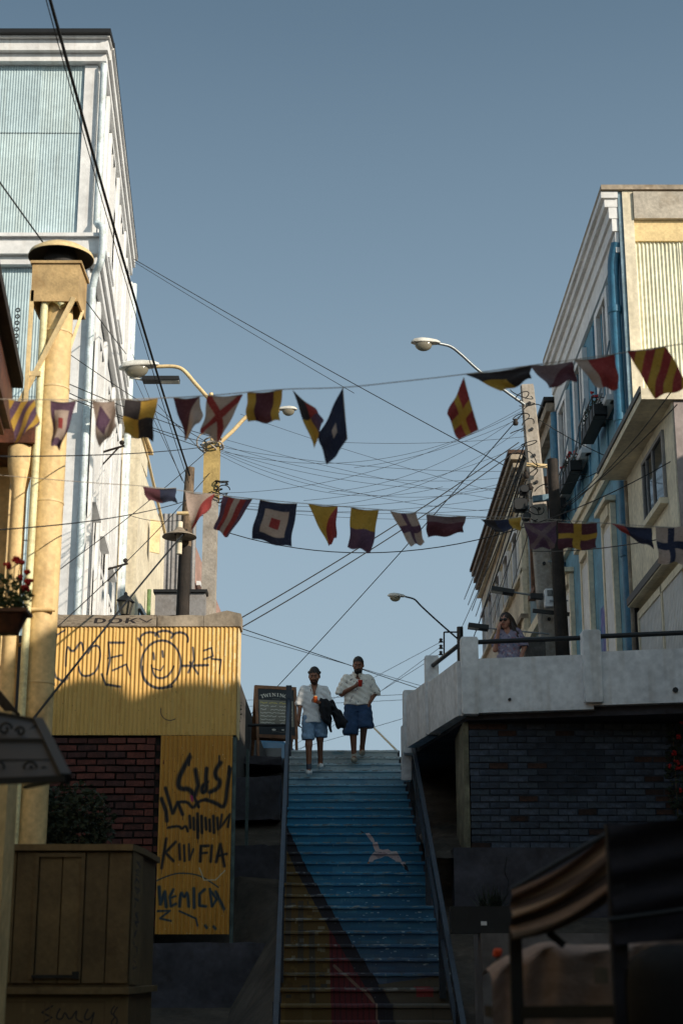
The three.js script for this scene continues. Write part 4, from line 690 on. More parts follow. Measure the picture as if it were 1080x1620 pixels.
{ // far lamp
  const o = thing('far_lamp_post', 'distant black pole with curved arm and small white street lamp above the parapet', 'street lamp'), b = at(727, 1050, 38), t = at(727, 992, 38);
  mesh('pole', [rod(V(b.x, 4.9, b.z), t, .09, .08, 10)], MT.black, o); const L = at(641, 944, 37.5); mesh('arm', [tube([at(725, 1012, 38), at(692, 983, 37.8), at(665, 958, 37.6), at(655, 948, 37.5), L], .022, 26, 6)], MT.black, o); streetLamp(o, L, -1, .05, .44);
  mesh('bracket', [rod(at(702, 1000, 38), at(727, 1000, 38), .02), rod(at(702, 1000, 38), at(702, 1036, 38), .02)], MT.black, o); mesh('insulator', [[697, 1013], [697, 1023], [697, 1033]].map(([x, y]) => { const p = at(x, y, 38); return lathe([[0, -.06], [.06, -.05], [.03, 0], [.05, .03], [0, .06]], 8).translate(p.x, p.y, p.z); }), MT.black, o);
}
// cables: [px, py, distance] to [px, py, distance], sag in photo pixels
function cable(a, b, sag, r, label, group, mat = MT.rubber, nm = 'overhead_cable') {
  const A = at(...a), B = at(...b), s = sag * (a[2] + b[2]) / 2 / FPX, pts = []; for (let i = 0; i <= 12; i++) { const t = i / 12, p = A.clone().lerp(B, t); p.y -= 4 * s * t * (1 - t); pts.push(p); }
  return tag(mesh(nm, [tube(pts, r, 26, 5)], mat, scene), label, 'cable', group);
}
const LC = 'thin dark cable in the tangle strung between the two utility poles', GC = 'cables strung between the poles';
cable([28, -190, 10.2], [300, 752, 23], 22, .015, 'thick black cable running down from the top left corner to the wooden pole');
cable([22, -190, 10.3], [299, 764, 23], 26, .005, 'thinner blue black cable beside the thick one at the top left corner');
cable([212, 410, 33], [800, 738, 26.5], 4, .009, 'long straight cable from the pale blue house down to the right pole');
cable([212, 414, 33.5], [560, 622, 28], 2, .006, 'faint thin cable just under the long straight one');
for (const [a, b, s] of [
  [[340, 700, 25], [838, 750, 26], 34], [[342, 706, 25], [836, 745, 26], 14], [[338, 690, 25], [826, 796, 26], 10], [[340, 712, 25], [834, 760, 26], 52], [[380, 655, 25], [834, 790, 26], 8], [[345, 712, 25], [830, 810, 26], 26],
  [[338, 708, 25], [838, 768, 26], 30], [[336, 780, 25], [834, 640, 26], 40], [[344, 790, 25], [838, 752, 26], 30], [[345, 795, 25], [836, 800, 26], 16], [[342, 800, 25], [838, 776, 26], 22], [[346, 800, 25], [832, 815, 26], 14],
  [[356, 715, 25], [826, 650, 26], 50], [[560, 740, 25.5], [836, 655, 26], 14], [[520, 778, 25.5], [838, 646, 26], 30], [[480, 792, 25.5], [836, 700, 26], 18],
  [[340, 716, 25], [700, 770, 26], 40], [[500, 800, 25.3], [838, 668, 26], 34], [[544, 700, 25], [838, 690, 26], 6]]) cable(a, b, s, .0036, LC, GC);
cable([345, 838, 25], [1086, 715, 21.7], 92, .008, 'grey cable sagging low below the flags across the street to the cream house');
cable([838, 640, 26], [366, 1162, 36], 8, .009, 'steep cable from the right pole down past the man on the left');
cable([820, 700, 26], [374, 982, 21.3], 8, .009, 'upper of two parallel cables slanting down to the yellow wall corner'); cable([826, 706, 26], [376, 996, 21.3], 10, .009, 'lower of two parallel cables slanting down to the yellow wall corner');
cable([340, 980, 25], [670, 1092, 34], 0, .008, 'cable passing behind both men from the lamp post to the parapet'); cable([366, 998, 29], [690, 1092, 36], 0, .006, 'faint cable behind the men below the long one');
const LB = 'thin cable low in the sky behind the two men', GB = 'low cables behind the men';
for (const [a, b] of [[[696, 1016, 38], [372, 1186, 60]], [[696, 1024, 38], [460, 1196, 60]], [[696, 1034, 38], [372, 1236, 60]], [[372, 1108, 52], [700, 1096, 38]], [[372, 1118, 52], [700, 1104, 38]], [[372, 1212, 60], [660, 1130, 38]]]) cable(a, b, 1, .0065, LB, GB);
const LR = 'cable running up the right street toward the far row house', GR = 'cables along the right street';
for (let k = 0; k < 5; k++) cable([834 - k * 3, 690 + k * 20, 26.5], [734 + k * 6, 948 + k * 9, 52], 2, .014, ['leftmost', 'second from left', 'middle', 'second from right', 'rightmost'][k] + ' of five parallel cables rising up the right street to the pole', GR);
cable([842, 745, 26], [748, 1010, 60], 3, .02, 'thick twisted cable beside the woman going up the right street');
for (const [a, b] of [[[838, 760, 26], [780, 985, 48]], [[836, 800, 26], [764, 1000, 60]], [[832, 760, 26], [722, 1010, 44]], [[836, 840, 26], [800, 960, 40]]]) cable(a, b, 2, .009, LR, GR);
let lwk = 0; const LWs = ['upper of two cables from the yellow flue top to the lamp post', 'lower of two cables from the yellow flue top to the lamp post', 'short cable from the pale blue house to the lamp post top', 'lowest of the cables from the yellow flue to the lamp post top', 'cable from the left edge across the flue to the lamp post top', 'cable from the left edge across the flue to the middle of the lamp post', 'cable rising from beside the flue over the pale blue house to the lamp post', 'short cable from the yellow house to the lamp post below the flags', 'steep cable rising from the graffiti wall corner to the lamp post', 'left of two steep cables from the pale blue house to the wooden pole', 'right of two steep cables from the pale blue house to the wooden pole', 'short cable ending at the lamp post beside the quartered yellow flag'], GW = 'cables over the left house';
for (const [a, b, s] of [[[70, 590, 15.2], [332, 690, 25], 6], [[62, 598, 15.2], [330, 700, 25], 12], [[110, 560, 20], [335, 704, 25], 4], [[60, 610, 15.2], [330, 712, 25], 2], [[0, 722, 12], [330, 706, 25], 6], [[0, 838, 12], [334, 778, 25], 14], [[96, 900, 20], [336, 706, 25], 6], [[205, 815, 30], [332, 812, 25], 12], [[60, 1020, 16], [335, 745, 25], 10], [[210, 560, 34], [288, 760, 23.4], 2], [[214, 600, 34], [292, 765, 23.4], 1], [[250, 640, 28], [336, 730, 25], 2]]) cable(a, b, s, .006, LWs[lwk++], GW);
cable([0, 288, 13], [200, 560, 32], 3, .009, 'thin cable crossing the pale blue front at the upper left'); cable([45, 1148, 14], [296, 838, 23.1], -4, .013, 'black cable slanting across the yellow graffiti wall');
let ldk = 0; const LDs = ['upper of two service cables running down from the cream house eave to the dark pole', 'lower of two service cables running down from the cream house eave to the dark pole', 'service cable from the blue house string course up to the concrete pole top', 'service cable from the blue house string course to the concrete pole brackets', 'service cable from the blue house lower shutters up to the concrete pole', 'service cable crossing behind the lower flags from the right edge to the concrete pole', 'short service cable along the blue house wall above the shutters'], GD = 'service cables on the right houses';
for (const [a, b, s] of [[[1075, 600, 19], [900, 800, 25.6], 14], [[1070, 640, 19], [880, 810, 25.6], 10], [[966, 725, 27.1], [846, 660, 26], 4], [[972, 730, 26.9], [850, 770, 26], 12], [[940, 880, 30.6], [845, 740, 26], 2], [[1080, 845, 19], [840, 872, 25.5], 8], [[968, 726, 27], [890, 800, 30], 6]]) cable(a, b, s, .008, LDs[ldk++], GD);
cable([592, 1152, 30], [630, 1190, 27.6], 0, .02, 'short pale rope slanting down to the top step at right', undefined, MT.cream, 'rope');

// ================================================================ SIGNAL FLAGS
const FC = { y: '#b08c34', k: '#262024', p: '#543a52', r: '#8c2f2e', w: '#ae9c92', b: '#1c2440', m: '#4f2430', o: '#a8622f', g: '#6c5a5e' };
const bands = (...c) => (x, n) => c.forEach((k, i) => { x.fillStyle = FC[k]; x.fillRect(i * n / c.length, 0, n / c.length + 1, n); });
const rows = (...c) => (x, n) => c.forEach((k, i) => { x.fillStyle = FC[k]; x.fillRect(0, i * n / c.length, n, n / c.length + 1); });
const nest = (...c) => (x, n) => c.forEach((k, i) => { const s = n * i / (c.length * 2) * 1.15; x.fillStyle = FC[k]; x.fillRect(s, s, n - 2 * s, n - 2 * s); });
const cross = (a, b) => (x, n) => { x.fillStyle = FC[a]; x.fillRect(0, 0, n, n); x.fillStyle = FC[b]; x.fillRect(n * .4, 0, n * .2, n); x.fillRect(0, n * .4, n, n * .2); };
const saltire = (a, b) => (x, n) => { x.fillStyle = FC[a]; x.fillRect(0, 0, n, n); x.strokeStyle = FC[b]; x.lineWidth = n * .18; x.beginPath(); x.moveTo(0, 0); x.lineTo(n, n); x.moveTo(n, 0); x.lineTo(0, n); x.stroke(); };
const quart = (a, b, c, d) => (x, n) => [[a, 0, 0], [b, .5, 0], [c, 0, .5], [d, .5, .5]].forEach(([k, u, v]) => { x.fillStyle = FC[k]; x.fillRect(u * n, v * n, n / 2 + 1, n / 2 + 1); });
const diag = (a, b) => (x, n) => { x.fillStyle = FC[a]; x.fillRect(0, 0, n, n); x.fillStyle = FC[b]; x.beginPath(); x.moveTo(n, 0); x.lineTo(n, n); x.lineTo(0, n); x.fill(); };
const stripes = (...c) => (x, n) => { for (let i = -8; i < 16; i++) { x.fillStyle = FC[c[(i + 80) % c.length]]; x.beginPath(); x.moveTo(i * n / 4, 0); x.lineTo((i + 1) * n / 4, 0); x.lineTo((i + 1) * n / 4 - n, n); x.lineTo(i * n / 4 - n, n); x.fill(); } };
const diamond = (a, b) => (x, n) => { x.fillStyle = FC[a]; x.fillRect(0, 0, n, n); x.fillStyle = FC[b]; x.beginPath(); x.moveTo(n * .35, n * .1); x.lineTo(n * .7, n * .5); x.lineTo(n * .35, n * .9); x.lineTo(0, n * .5); x.fill(); };
function flag(q, d, design, label, seedK, rip = .024) {
  const [a, b, c, e] = q.map(([x, y]) => at(x, y, d));
  const ph = seedK * 1.7, g = cloth(null, 16, 16, (u, v) => {
    const t = a.clone().lerp(b, u), w = e.clone().lerp(c, u), p = t.lerp(w, v);
    p.z += rip * (.25 + v) * (Math.sin(u * 7 + v * 3 + ph) * .7 + Math.sin(v * 6 - u * 3 + ph * 2) * .5) + .03 * v * Math.sin(ph); p.y += -.012 * Math.sin(u * Math.PI) * (1 - v) + .012 * v * Math.sin(u * 9 + ph); p.x += .01 * v * Math.sin(v * 8 + ph); return p;
  });
  const uv = g.attributes.uv, ci = (seedK - 1) % 6, ri = Math.floor((seedK - 1) / 6); for (let i = 0; i < uv.count; i++) uv.setXY(i, (ci + .01 + .98 * uv.getX(i)) / 6, 1 - (ri + .01 + .98 * (1 - uv.getY(i))) / 5);
  const o = thing('signal_flag', label, 'flag', [0, 0, 0], 'signal flags on the two lines'); part('cloth', g, flagMat, o);
  mesh('hem', [tube([a, a.clone().lerp(b, .5).add(V(0, -.012, 0)), b], .003, 10, 5)], MT.poleConcrete, o); return o;
}
const U = 10, L = 13; let fk = 1;
const FL = [
  [[[14, 632], [56, 633], [63, 672], [24, 706]], U, stripes('y', 'p'), 'yellow and purple diagonal striped flag, leftmost on the upper line'],
  [[[80, 634], [121, 634], [98, 709], [83, 703]], U, nest('p', 'w', 'r'), 'purple flag with a red centre in front of the yellow flue'],
  [[[146, 634], [182, 634], [184, 676], [156, 704]], U, diamond('w', 'p'), 'pale flag with a purple diamond in front of the pale blue house'],
  [[[197, 632], [250, 630], [240, 698], [195, 688]], U, quart('k', 'y', 'y', 'k'), 'black and yellow quartered flag below the left street lamp'],
  [[[274, 629], [316, 628], [321, 664], [294, 700]], U, diag('m', 'w'), 'maroon and white folded flag next to the quartered yellow one'],
  [[[328, 626], [384, 624], [349, 697], [318, 683]], U, saltire('w', 'r'), 'white flag with a red diagonal cross on the upper line'],
  [[[391, 621], [447, 616], [441, 668], [390, 664]], U, bands('y', 'm', 'm', 'y'), 'yellow flag with a wide maroon middle stripe'],
  [[[463, 618], [499, 646], [511, 664], [496, 714]], U, quart('k', 'r', 'y', 'p'), 'twisted black, yellow and red flag left of the dark blue one'],
  [[[542, 613], [549, 695], [519, 735], [504, 688]], U, nest('b', 'b', 'w'), 'dark blue flag with a white centre hanging by one corner'],
  [[[733, 597], [756, 680], [726, 697], [707, 652]], U, cross('r', 'y'), 'red flag with a yellow cross hanging alone by one corner against the sky'],
  [[[735, 592], [840, 578], [838, 600], [790, 618]], U, quart('k', 'k', 'y', 'k'), 'black and yellow flag blown flat below the right street lamp arm'],
  [[[836, 578], [905, 572], [912, 603], [868, 618]], U, diag('g', 'm'), 'dull brown and maroon flag above the concrete pole'],
  [[[908, 570], [972, 560], [979, 614], [945, 612]], U, bands('w', 'r', 'r'), 'red and white flag in front of the blue downpipe'],
  [[[992, 555], [1052, 548], [1090, 610], [1035, 628]], U, stripes('r', 'y'), 'red and yellow diagonal striped flag at the right edge of the upper line'],
  [[[226, 770], [279, 772], [279, 796], [233, 793]], L, bands('m', 'b'), 'small maroon and navy flag, leftmost on the lower line'],
  [[[293, 778], [340, 781], [330, 808], [303, 841]], L, diag('w', 'r'), 'white and red folded flag in front of the wooden pole'],
  [[[353, 784], [399, 790], [362, 849], [339, 835]], L, bands('p', 'r', 'w', 'r', 'p'), 'purple, red and white striped flag right of the lamp post'],
  [[[411, 791], [470, 797], [460, 867], [397, 850]], L, nest('b', 'w', 'r'), 'dark blue flag with a red square inside a white square'],
  [[[487, 797], [534, 801], [531, 850], [519, 867]], L, diag('y', 'r'), 'yellow and red flag split diagonally with a folded tip'],
  [[[555, 803], [599, 807], [587, 874], [551, 866]], L, rows('y', 'p'), 'flag with yellow upper half and purple lower half'],
  [[[617, 809], [658, 812], [672, 858], [650, 863]], L, cross('w', 'p'), 'white flag with a purple cross twisted in the wind'],
  [[[674, 814], [737, 817], [731, 844], [675, 849]], L, rows('g', 'm', 'm'), 'dark maroon flag with a paler top strip against the sky'],
  [[[760, 822], [824, 818], [822, 838], [782, 845]], L, bands('k', 'b', 'y'), 'navy and yellow flag folded in front of the far row house'],
  [[[827, 826], [880, 824], [878, 866], [840, 868]], L, saltire('p', 'g'), 'dull purple flag in front of the concrete pole'],
  [[[882, 826], [944, 827], [943, 868], [883, 867]], L, cross('m', 'y'), 'red flag with a yellow upright cross in front of the blue house'],
  [[[965, 828], [1030, 835], [1032, 869], [990, 847]], L, bands('r', 'b', 'b'), 'red and navy flag blown sideways in front of the shutter'],
  [[[1036, 834], [1085, 832], [1082, 893], [1040, 893]], L, cross('w', 'b'), 'white flag with a navy cross at the right edge of the lower line'],
];
const flagMat = new THREE.MeshPhysicalMaterial({ roughness: .95, side: THREE.DoubleSide, transmission: .22, thickness: 0, map: canvasTex(768, 640, x => FL.forEach(([, , f], i) => {
  x.save(); x.translate((i % 6) * 128, Math.floor(i / 6) * 128); x.beginPath(); x.rect(0, 0, 128, 128); x.clip(); f(x, 128);
  for (let k = 0; k < 500; k++) { x.globalAlpha = rr(.03, .12); x.fillStyle = rnd() < .5 ? '#000' : '#e8d8c0'; x.fillRect(rnd() * 128, rnd() * 128, rr(1, 10), rr(1, 4)); } x.globalAlpha = 1; x.restore(); })) });
for (const [q, d, f, l] of FL) flag(q, d, f, l, fk++);
const line = (pts, d, label) => { const v = pts.map(([x, y]) => at(x, y, d)); tag(mesh('flag_line', [tube(v, .0035, pts.length * 6, 5)], MT.poleConcrete, scene), label, 'rope', 'lines carrying the flags'); };
line([[-260, 640], [-30, 632], [56, 632], [146, 633], [250, 630], [328, 626], [447, 616], [542, 613], [640, 603], [735, 592], [840, 578], [972, 560], [1052, 548], [1110, 540], [1400, 505]], 10.01, 'upper pale rope carrying a row of signal flags');
line([[-200, 735], [150, 764], [226, 769], [293, 777], [399, 789], [487, 797], [599, 806], [737, 817], [824, 819], [944, 827], [1036, 833], [1110, 836], [1300, 838]], 13.01, 'lower pale rope carrying a row of signal flags');

// ================================================================ SIGN BOARD, CAR
{
  const c = at(436, 1188, 27.9), o = thing('menu_board', 'wooden chalkboard sign with white lettering standing at the top of the stairs', 'sign', [c.x - .02, 5.02, -27.9], undefined, .3);
  const tex = canvasTex(384, 560, (x, w, h) => {
    x.fillStyle = '#1b2228'; x.fillRect(0, 0, w, h); x.fillStyle = '#e9e2d2'; x.font = 'bold 58px serif';
    [...'TWININGS'].forEach((ch, i) => { const t = (i - 3.5) / 3.5; x.save(); x.translate(w / 2 + t * 140, 92 + t * t * 26); x.rotate(t * .22); x.textAlign = 'center'; x.fillText(ch, 0, 0); x.restore(); });
    x.fillStyle = '#8d8878'; x.globalAlpha = .5; x.fillRect(150, 116, 90, 10); x.globalAlpha = 1;
    x.fillStyle = '#8b8576'; x.fillRect(10, 140, w - 20, 310); for (let i = 0; i < 200; i++) { x.globalAlpha = .15; x.fillStyle = rnd() < .5 ? '#8d8678' : '#5a564d'; x.fillRect(rr(10, w - 40), rr(140, 440), rr(5, 40), rr(3, 12)); } x.globalAlpha = 1;
    for (let r = 0; r < 7; r++) for (let X = 26; X < w - 60; X += rr(80, 120)) { const y = 172 + r * 40, e = Math.min(w - 24, X + rr(55, 92)), p = []; for (let q = X; q < e; q += 7) p.push([q, y + rr(-9, 9)]); if (p.length > 1) stroke(x, p, 7, r === 0 ? '#d9c860' : '#dedacb'); }
    x.fillStyle = '#d9d2c4'; x.beginPath(); x.ellipse(160, 492, 22, 12, 0, 0, 7); x.fill(); x.beginPath(); x.ellipse(255, 490, 16, 8, 0, 0, 7); x.fill(); stroke(x, [[140, 520], [190, 512], [240, 522], [290, 510]], 5, '#6c675e');
  });
  const W = .38, H0 = .42, H1 = 1.38, wood = surf(0x8a5a36, { v: .15, p: .2, sk: .5, m: .5, rough: .55 });
  for (const s of [1, -1]) {
    const f = new THREE.Group(); f.name = s > 0 ? 'front_leaf' : 'back_leaf'; f.position.set(0, 1.4, 0); f.rotation.x = s * -.16; o.add(f);
    const bd = new THREE.BoxGeometry(W * 2 - .1, H1 - H0 - .1, .02); bd.translate(0, (H0 + H1) / 2 - 1.4, s * .01); part('board', bd, s > 0 ? [MT.black, MT.black, MT.black, MT.black, new THREE.MeshPhysicalMaterial({ map: tex, roughness: .6 }), MT.black] : wood, f);
    mesh('frame', [bx(-W, W, H1 - 1.46, H1 - 1.4, s * .01 - .02, s * .01 + .02), bx(-W, W, H0 - 1.4, H0 - 1.34, s * .01 - .02, s * .01 + .02), bx(-W, -W + .05, H0 - 1.34, H1 - 1.46, s * .01 - .02, s * .01 + .02), bx(W - .05, W, H0 - 1.34, H1 - 1.46, s * .01 - .02, s * .01 + .02)], wood, f);
    for (const e of [-1, 1]) mesh('leg', [bx(e * (W - .03) - .022, e * (W - .03) + .022, -1.4, H0 - 1.401, s * .01 - .018, s * .01 + .018)], wood, f);
  }
}
{
  const c = at(410, 1190, 35), o = thing('parked_car', 'blue car behind the sign board of which only the rounded roof shows', 'car', [-2.1, 4.87, -35.2]);
  const prof = [[-2.0, .45], [-2.05, .75], [-1.5, .92], [-.9, 1.0], [-.45, 1.36], [.2, 1.43], [1.0, 1.42], [1.28, 1.33], [1.7, .98], [1.98, .9], [2.0, .42]].map(([a, b]) => [a * .72, b]);
  const s = new THREE.Shape(); s.moveTo(prof[0][0], .25); prof.forEach(p => s.lineTo(...p)); s.lineTo(prof[10][0], .25); s.closePath();
  const body = new THREE.ExtrudeGeometry(s, { depth: 1.45, bevelEnabled: true, bevelSize: .08, bevelThickness: .09, bevelSegments: 4 }); body.translate(0, 0, -.72);
  mesh('body', [toCreasedNormals(body, .7)], flat(0x1d5f86, .35, { clearcoat: .6 }), o);
  mesh('side_window', [bx(-.45, .1, 1.0, 1.3, .81, .822)], MT.glass, o); mesh('side_window', [bx(.16, .8, 1.0, 1.3, .81, .822)], MT.glass, o);
  for (const x of [-.95, .95]) for (const z of [-.7, .7]) { const w = mesh('wheel', [new THREE.CylinderGeometry(.3, .3, .2, 20).rotateX(Math.PI / 2).translate(x, .3, z * 1.06)], MT.rubber, o); mesh('rim', [new THREE.CylinderGeometry(.18, .18, .22, 14).rotateX(Math.PI / 2).translate(x, .3, z * 1.06)], MT.steel, w); }
  for (const z of [-.5, .5]) mesh('headlight', [bx(-1.56, -1.5, .62, .74, z - .14, z + .14)], MT.lens, o);
}

// ================================================================ NEAR LEFT: flowers, iron canopy, kiosk, hedge
{
  const c = at(14, 1002, 10.2), o = thing('flower_trough', 'brown wooden flower trough on a dark bracket at the left edge', 'planter', [c.x, c.y, c.z]);
  mesh('trough', [new THREE.CylinderGeometry(.16, .1, .13, 4).rotateY(.785).scale(1.15, 1, .8).translate(-.03, .06, 0)], MT.brownWood, o); mesh('rim', [bx(-.19, .13, .125, .15, -.11, .11)], MT.brownWood, o);
  mesh('bracket', [beam(V(-.1, -.02, 0), V(-.1, -.6, 0), .08, .08, V(0, 0, 1)), beam(V(-.1, -.35, 0), V(.08, -.55, 0), .06, .06), bx(-.3, .1, -.66, -.6, -.06, .06)], MT.darkWood, o);
  const g = thing('potted_geranium', 'leafy geranium with dark red flowers in the brown trough at left', 'plant', [c.x, c.y + .12, c.z]);
  mesh('foliage', [leaves([0, .13, 0], [.14, .17, .12], 200, .018, .036)], MT.leaf, g); const st = [], fl = [];
  for (const [x, y] of [[.055, .36], [.10, .29], [.06, .25], [.1, .18], [.02, .37], [-.03, .33], [.12, .22]]) { st.push(rod(V(x * .3, .02, 0), V(x, y, .02), .004, .003, 4)); for (let k = 0; k < 9; k++) fl.push(ico(x + rr(-.02, .02), y + rr(-.012, .014), .02 + rr(-.02, .02), .015, 0)); }
  mesh('stem', st, MT.leaf, g); mesh('flower', fl, MT.red, g);
}
{
  const o = thing('iron_canopy', 'black wrought iron door canopy with scrollwork and cloudy panes at the left edge', 'canopy');
  const d0 = 7.4, d1 = 8.4, P = (x, y, d) => at(x, y, d), A = P(60, 1142, d1), B = P(104, 1232, d0), C = P(-60, 1120, d1), D = P(-60, 1238, d0), bar = (a, b, w = .022) => beam(a, b, w, w);
  mesh('frame', [bar(A, B, .05), bar(C, A, .03), bar(D, B, .03), bar(P(-60, 1172, 8.0), P(72, 1172, 8.0), .022), bar(P(-60, 1204, 7.7), P(88, 1204, 7.7), .016)], MT.black, o);
  for (const [a, b, c, e] of [[C, A, P(72, 1170, 8.0), P(-60, 1170, 8.0)], [P(-60, 1174, 8.0), P(74, 1174, 8.0), B, D]]) mesh('pane', [cloth(null, 2, 2, (u, v) => a.clone().lerp(b, u).lerp(e.clone().lerp(c, u), v))], new THREE.MeshPhysicalMaterial({ color: 0x241f1a, roughness: .6, transmission: .3, thickness: 0, side: THREE.DoubleSide }), o);
  const scroll = (px, py, d, r, s) => { const c = P(px, py, d), pts = []; for (let i = 0; i <= 18; i++) { const a = i / 18 * 7.5, q = r * (1 - i / 24); pts.push(V(c.x + s * q * Math.cos(a), c.y + q * Math.sin(a), c.z + .02)); } return tube(pts, .007, 40, 5); };
  mesh('scrollwork', [scroll(10, 1154, 8.1, .035, 1), scroll(34, 1158, 8.1, .026, -1), scroll(48, 1216, 7.6, .036, 1), scroll(72, 1222, 7.6, .024, -1), scroll(0, 1216, 7.6, .036, -1), rod(P(34, 1166, 8.1), P(58, 1146, 8.3), .007), rod(P(20, 1228, 7.5), P(44, 1206, 7.7), .007)], MT.black, o);
  mesh('side_bracket', [rod(A, P(40, 1180, 8.4), .012), rod(B, P(40, 1245, 8.0), .012)], MT.black, o);
  const wl = thing('doorway_post', 'yellow door post under the iron canopy at the left edge', 'post'), q = P(4, 1300, 9.6); mesh('post', [bx(q.x - .5, q.x + .02, 0, 3.1, -9.9, -9.6)], MT.yellow, wl);
}
{
  const d = 13, X1 = at(208, 1400, d).x, X2 = at(224, 1400, d + .45).x, Y1 = at(100, 1336, d).y, yl = at(100, 1562, d).y, X0 = -3.2;
  const o = thing('shuttered_kiosk', 'closed beige metal kiosk with upright panels at the lower left', 'kiosk'), beige = [0x6d5a3c, 0x665438, 0x725f40].map(c => surf(c, { st: .4, p: .15, sk: .3, m: 1.1, rough: .6 }));
  mesh('body', [poly([[X0, -d - .02], [X1, -d - .02], [X2 - .02, -d - .44], [X2 - .02, -d - 1.6], [X0, -d - 1.6]], 0, Y1 - .02)], beige[1], o);
  let k = 0; for (let x = X1 - .004; x > X0; x -= .185) { part('panel', clean(cbx(x - .178, x, yl + .03, Y1 - .06, -d - .018, -d + .006 + (k % 3) * .003, .008)), beige[k % 3], o); k++; }
  const hx0 = at(50, 1500, d).x, hx1 = at(130, 1500, d).x; const hatch = mesh('hatch', [bx(hx0, hx0 + .03, yl + .06, Y1 - .07, -d + .014, -d + .03), bx(hx1 - .03, hx1, yl + .06, Y1 - .07, -d + .014, -d + .03), bx(hx0 + .03, hx1 - .03, Y1 - .1, Y1 - .07, -d + .014, -d + .03)], beige[1], o); mesh('bolt', [bx(hx0 + .02, hx1 - .02, yl + .07, yl + .095, -d + .02, -d + .045), bx(hx1 - .06, hx1 - .01, yl + .065, yl + .12, -d + .02, -d + .06)], MT.black, hatch);
  mesh('roof_rim', [poly([[X0, -d + .05], [X1 + .01, -d + .05], [X2 + .02, -d - .43], [X2 + .02, -d - 1.6], [X0, -d - 1.6]], Y1 - .05, Y1)], beige[0], o); mesh('ledge', [poly([[X0, -d + .07], [X1 + .02, -d + .07], [X2 + .03, -d - .42], [X2 + .03, -d - 1.6], [X0, -d - 1.6]], yl - .05, yl)], beige[2], o);
  const mk = (w, h, draw) => { const c = document.createElement('canvas'); c.width = w; c.height = h; const x = c.getContext('2d'); draw(x, w, h); const t = new THREE.CanvasTexture(c); t.colorSpace = THREE.SRGBColorSpace; return new THREE.MeshPhysicalMaterial({ map: t, roughness: .65 }); };
  const base = (x, w, h) => { x.fillStyle = '#6a583b'; x.fillRect(0, 0, w, h); for (let i = 0; i < 300; i++) { x.globalAlpha = rr(.05, .18); x.fillStyle = ['#6b5638', '#b5996c', '#544229'][(rnd() * 3) | 0]; x.fillRect(rnd() * w, rnd() * h, rr(3, 26), rr(6, 70)); } x.globalAlpha = 1; };
  const sg = cloth(null, 2, 2, (u, v) => V(X1 + .006 + (X2 - X1) * u, Y1 - .06 + (yl + .02 - Y1 + .06) * v, -d - .005 - .45 * u)); part('corner_panel', sg, mk(128, 640, (x, w, h) => { base(x, w, h); const T = '#2b2c33'; for (let i = 0; i < 13; i++) { const y = 40 + i * 42; const q = () => [rr(34, 98), y + rr(-6, 34)]; stroke(x, [q(), q(), q(), ...(rnd() < .6 ? [q()] : [])], i > 3 && i < 9 ? 11 : 6, T); if (rnd() < .5) stroke(x, [q(), q()], 6, T); } }), o);
  const lg = cloth(null, 2, 2, (u, v) => V(X0 + (X1 + .01 - X0) * u, yl - .055 - v * .9, -d + .012)); part('counter_front', lg, mk(768, 420, (x, w, h) => { base(x, w, h); const T = '#26242a', ox = 470; stroke(x, [[ox, 40], [ox - 40, 62], [ox, 80], [ox - 30, 98]], 6, T); stroke(x, [[ox + 30, 50], [ox + 10, 80], [ox + 40, 90], [ox + 50, 55], [ox + 70, 96], [ox + 100, 46], [ox + 90, 92], [ox + 120, 96]], 6, T); stroke(x, [[ox + 140, 52], [ox + 120, 84], [ox + 150, 90], [ox + 172, 46], [ox + 150, 120]], 6, T); stroke(x, [[714, 40], [694, 64], [724, 74], [698, 100], [724, 110], [730, 84], [704, 70], [726, 44]], 5, T); x.strokeStyle = '#5d4a30'; x.lineWidth = 5; x.strokeRect(60, 26, 380, 330); x.strokeRect(462, 26, 214, 330); }), o);
}
{
  const c = at(76, 1290, 15.4), o = thing('dark_hedge', 'dark leafy bush behind the beige kiosk below the iron canopy', 'bush', [c.x, 0, c.z]);
  mesh('foliage', [leaves([0, 2.75, 0], [.62, .52, .35], 3600, .018, .04), leaves([.25, 2.9, .1], [.42, .42, .3], 1200, .018, .04)], MT.leafDark, o); mesh('stem', [rod(V(0, 0, 0), V(.02, 2.7, 0), .05, .03), rod(V(.02, 2.0, 0), V(.35, 2.8, .1), .025, .012), rod(V(.02, 2.1, 0), V(-.35, 2.8, 0), .025, .012)], MT.poleWood, o);
}
{ const c = at(378, 1140, 22.5), o = thing('wall_plant', 'small twiggy plant growing at the right end of the yellow wall', 'plant', [c.x - .01, 0, c.z]); mesh('foliage', [leaves([0, at(0, 1125, 22.5).y, 0], [.045, .2, .1], 60, .012, .03)], MT.leafDark, o); mesh('stem', [rod(V(-.08, at(0, 1200, 22.5).y, 0), V(0, at(0, 1120, 22.5).y, 0), .008, .004)], MT.poleWood, o); }

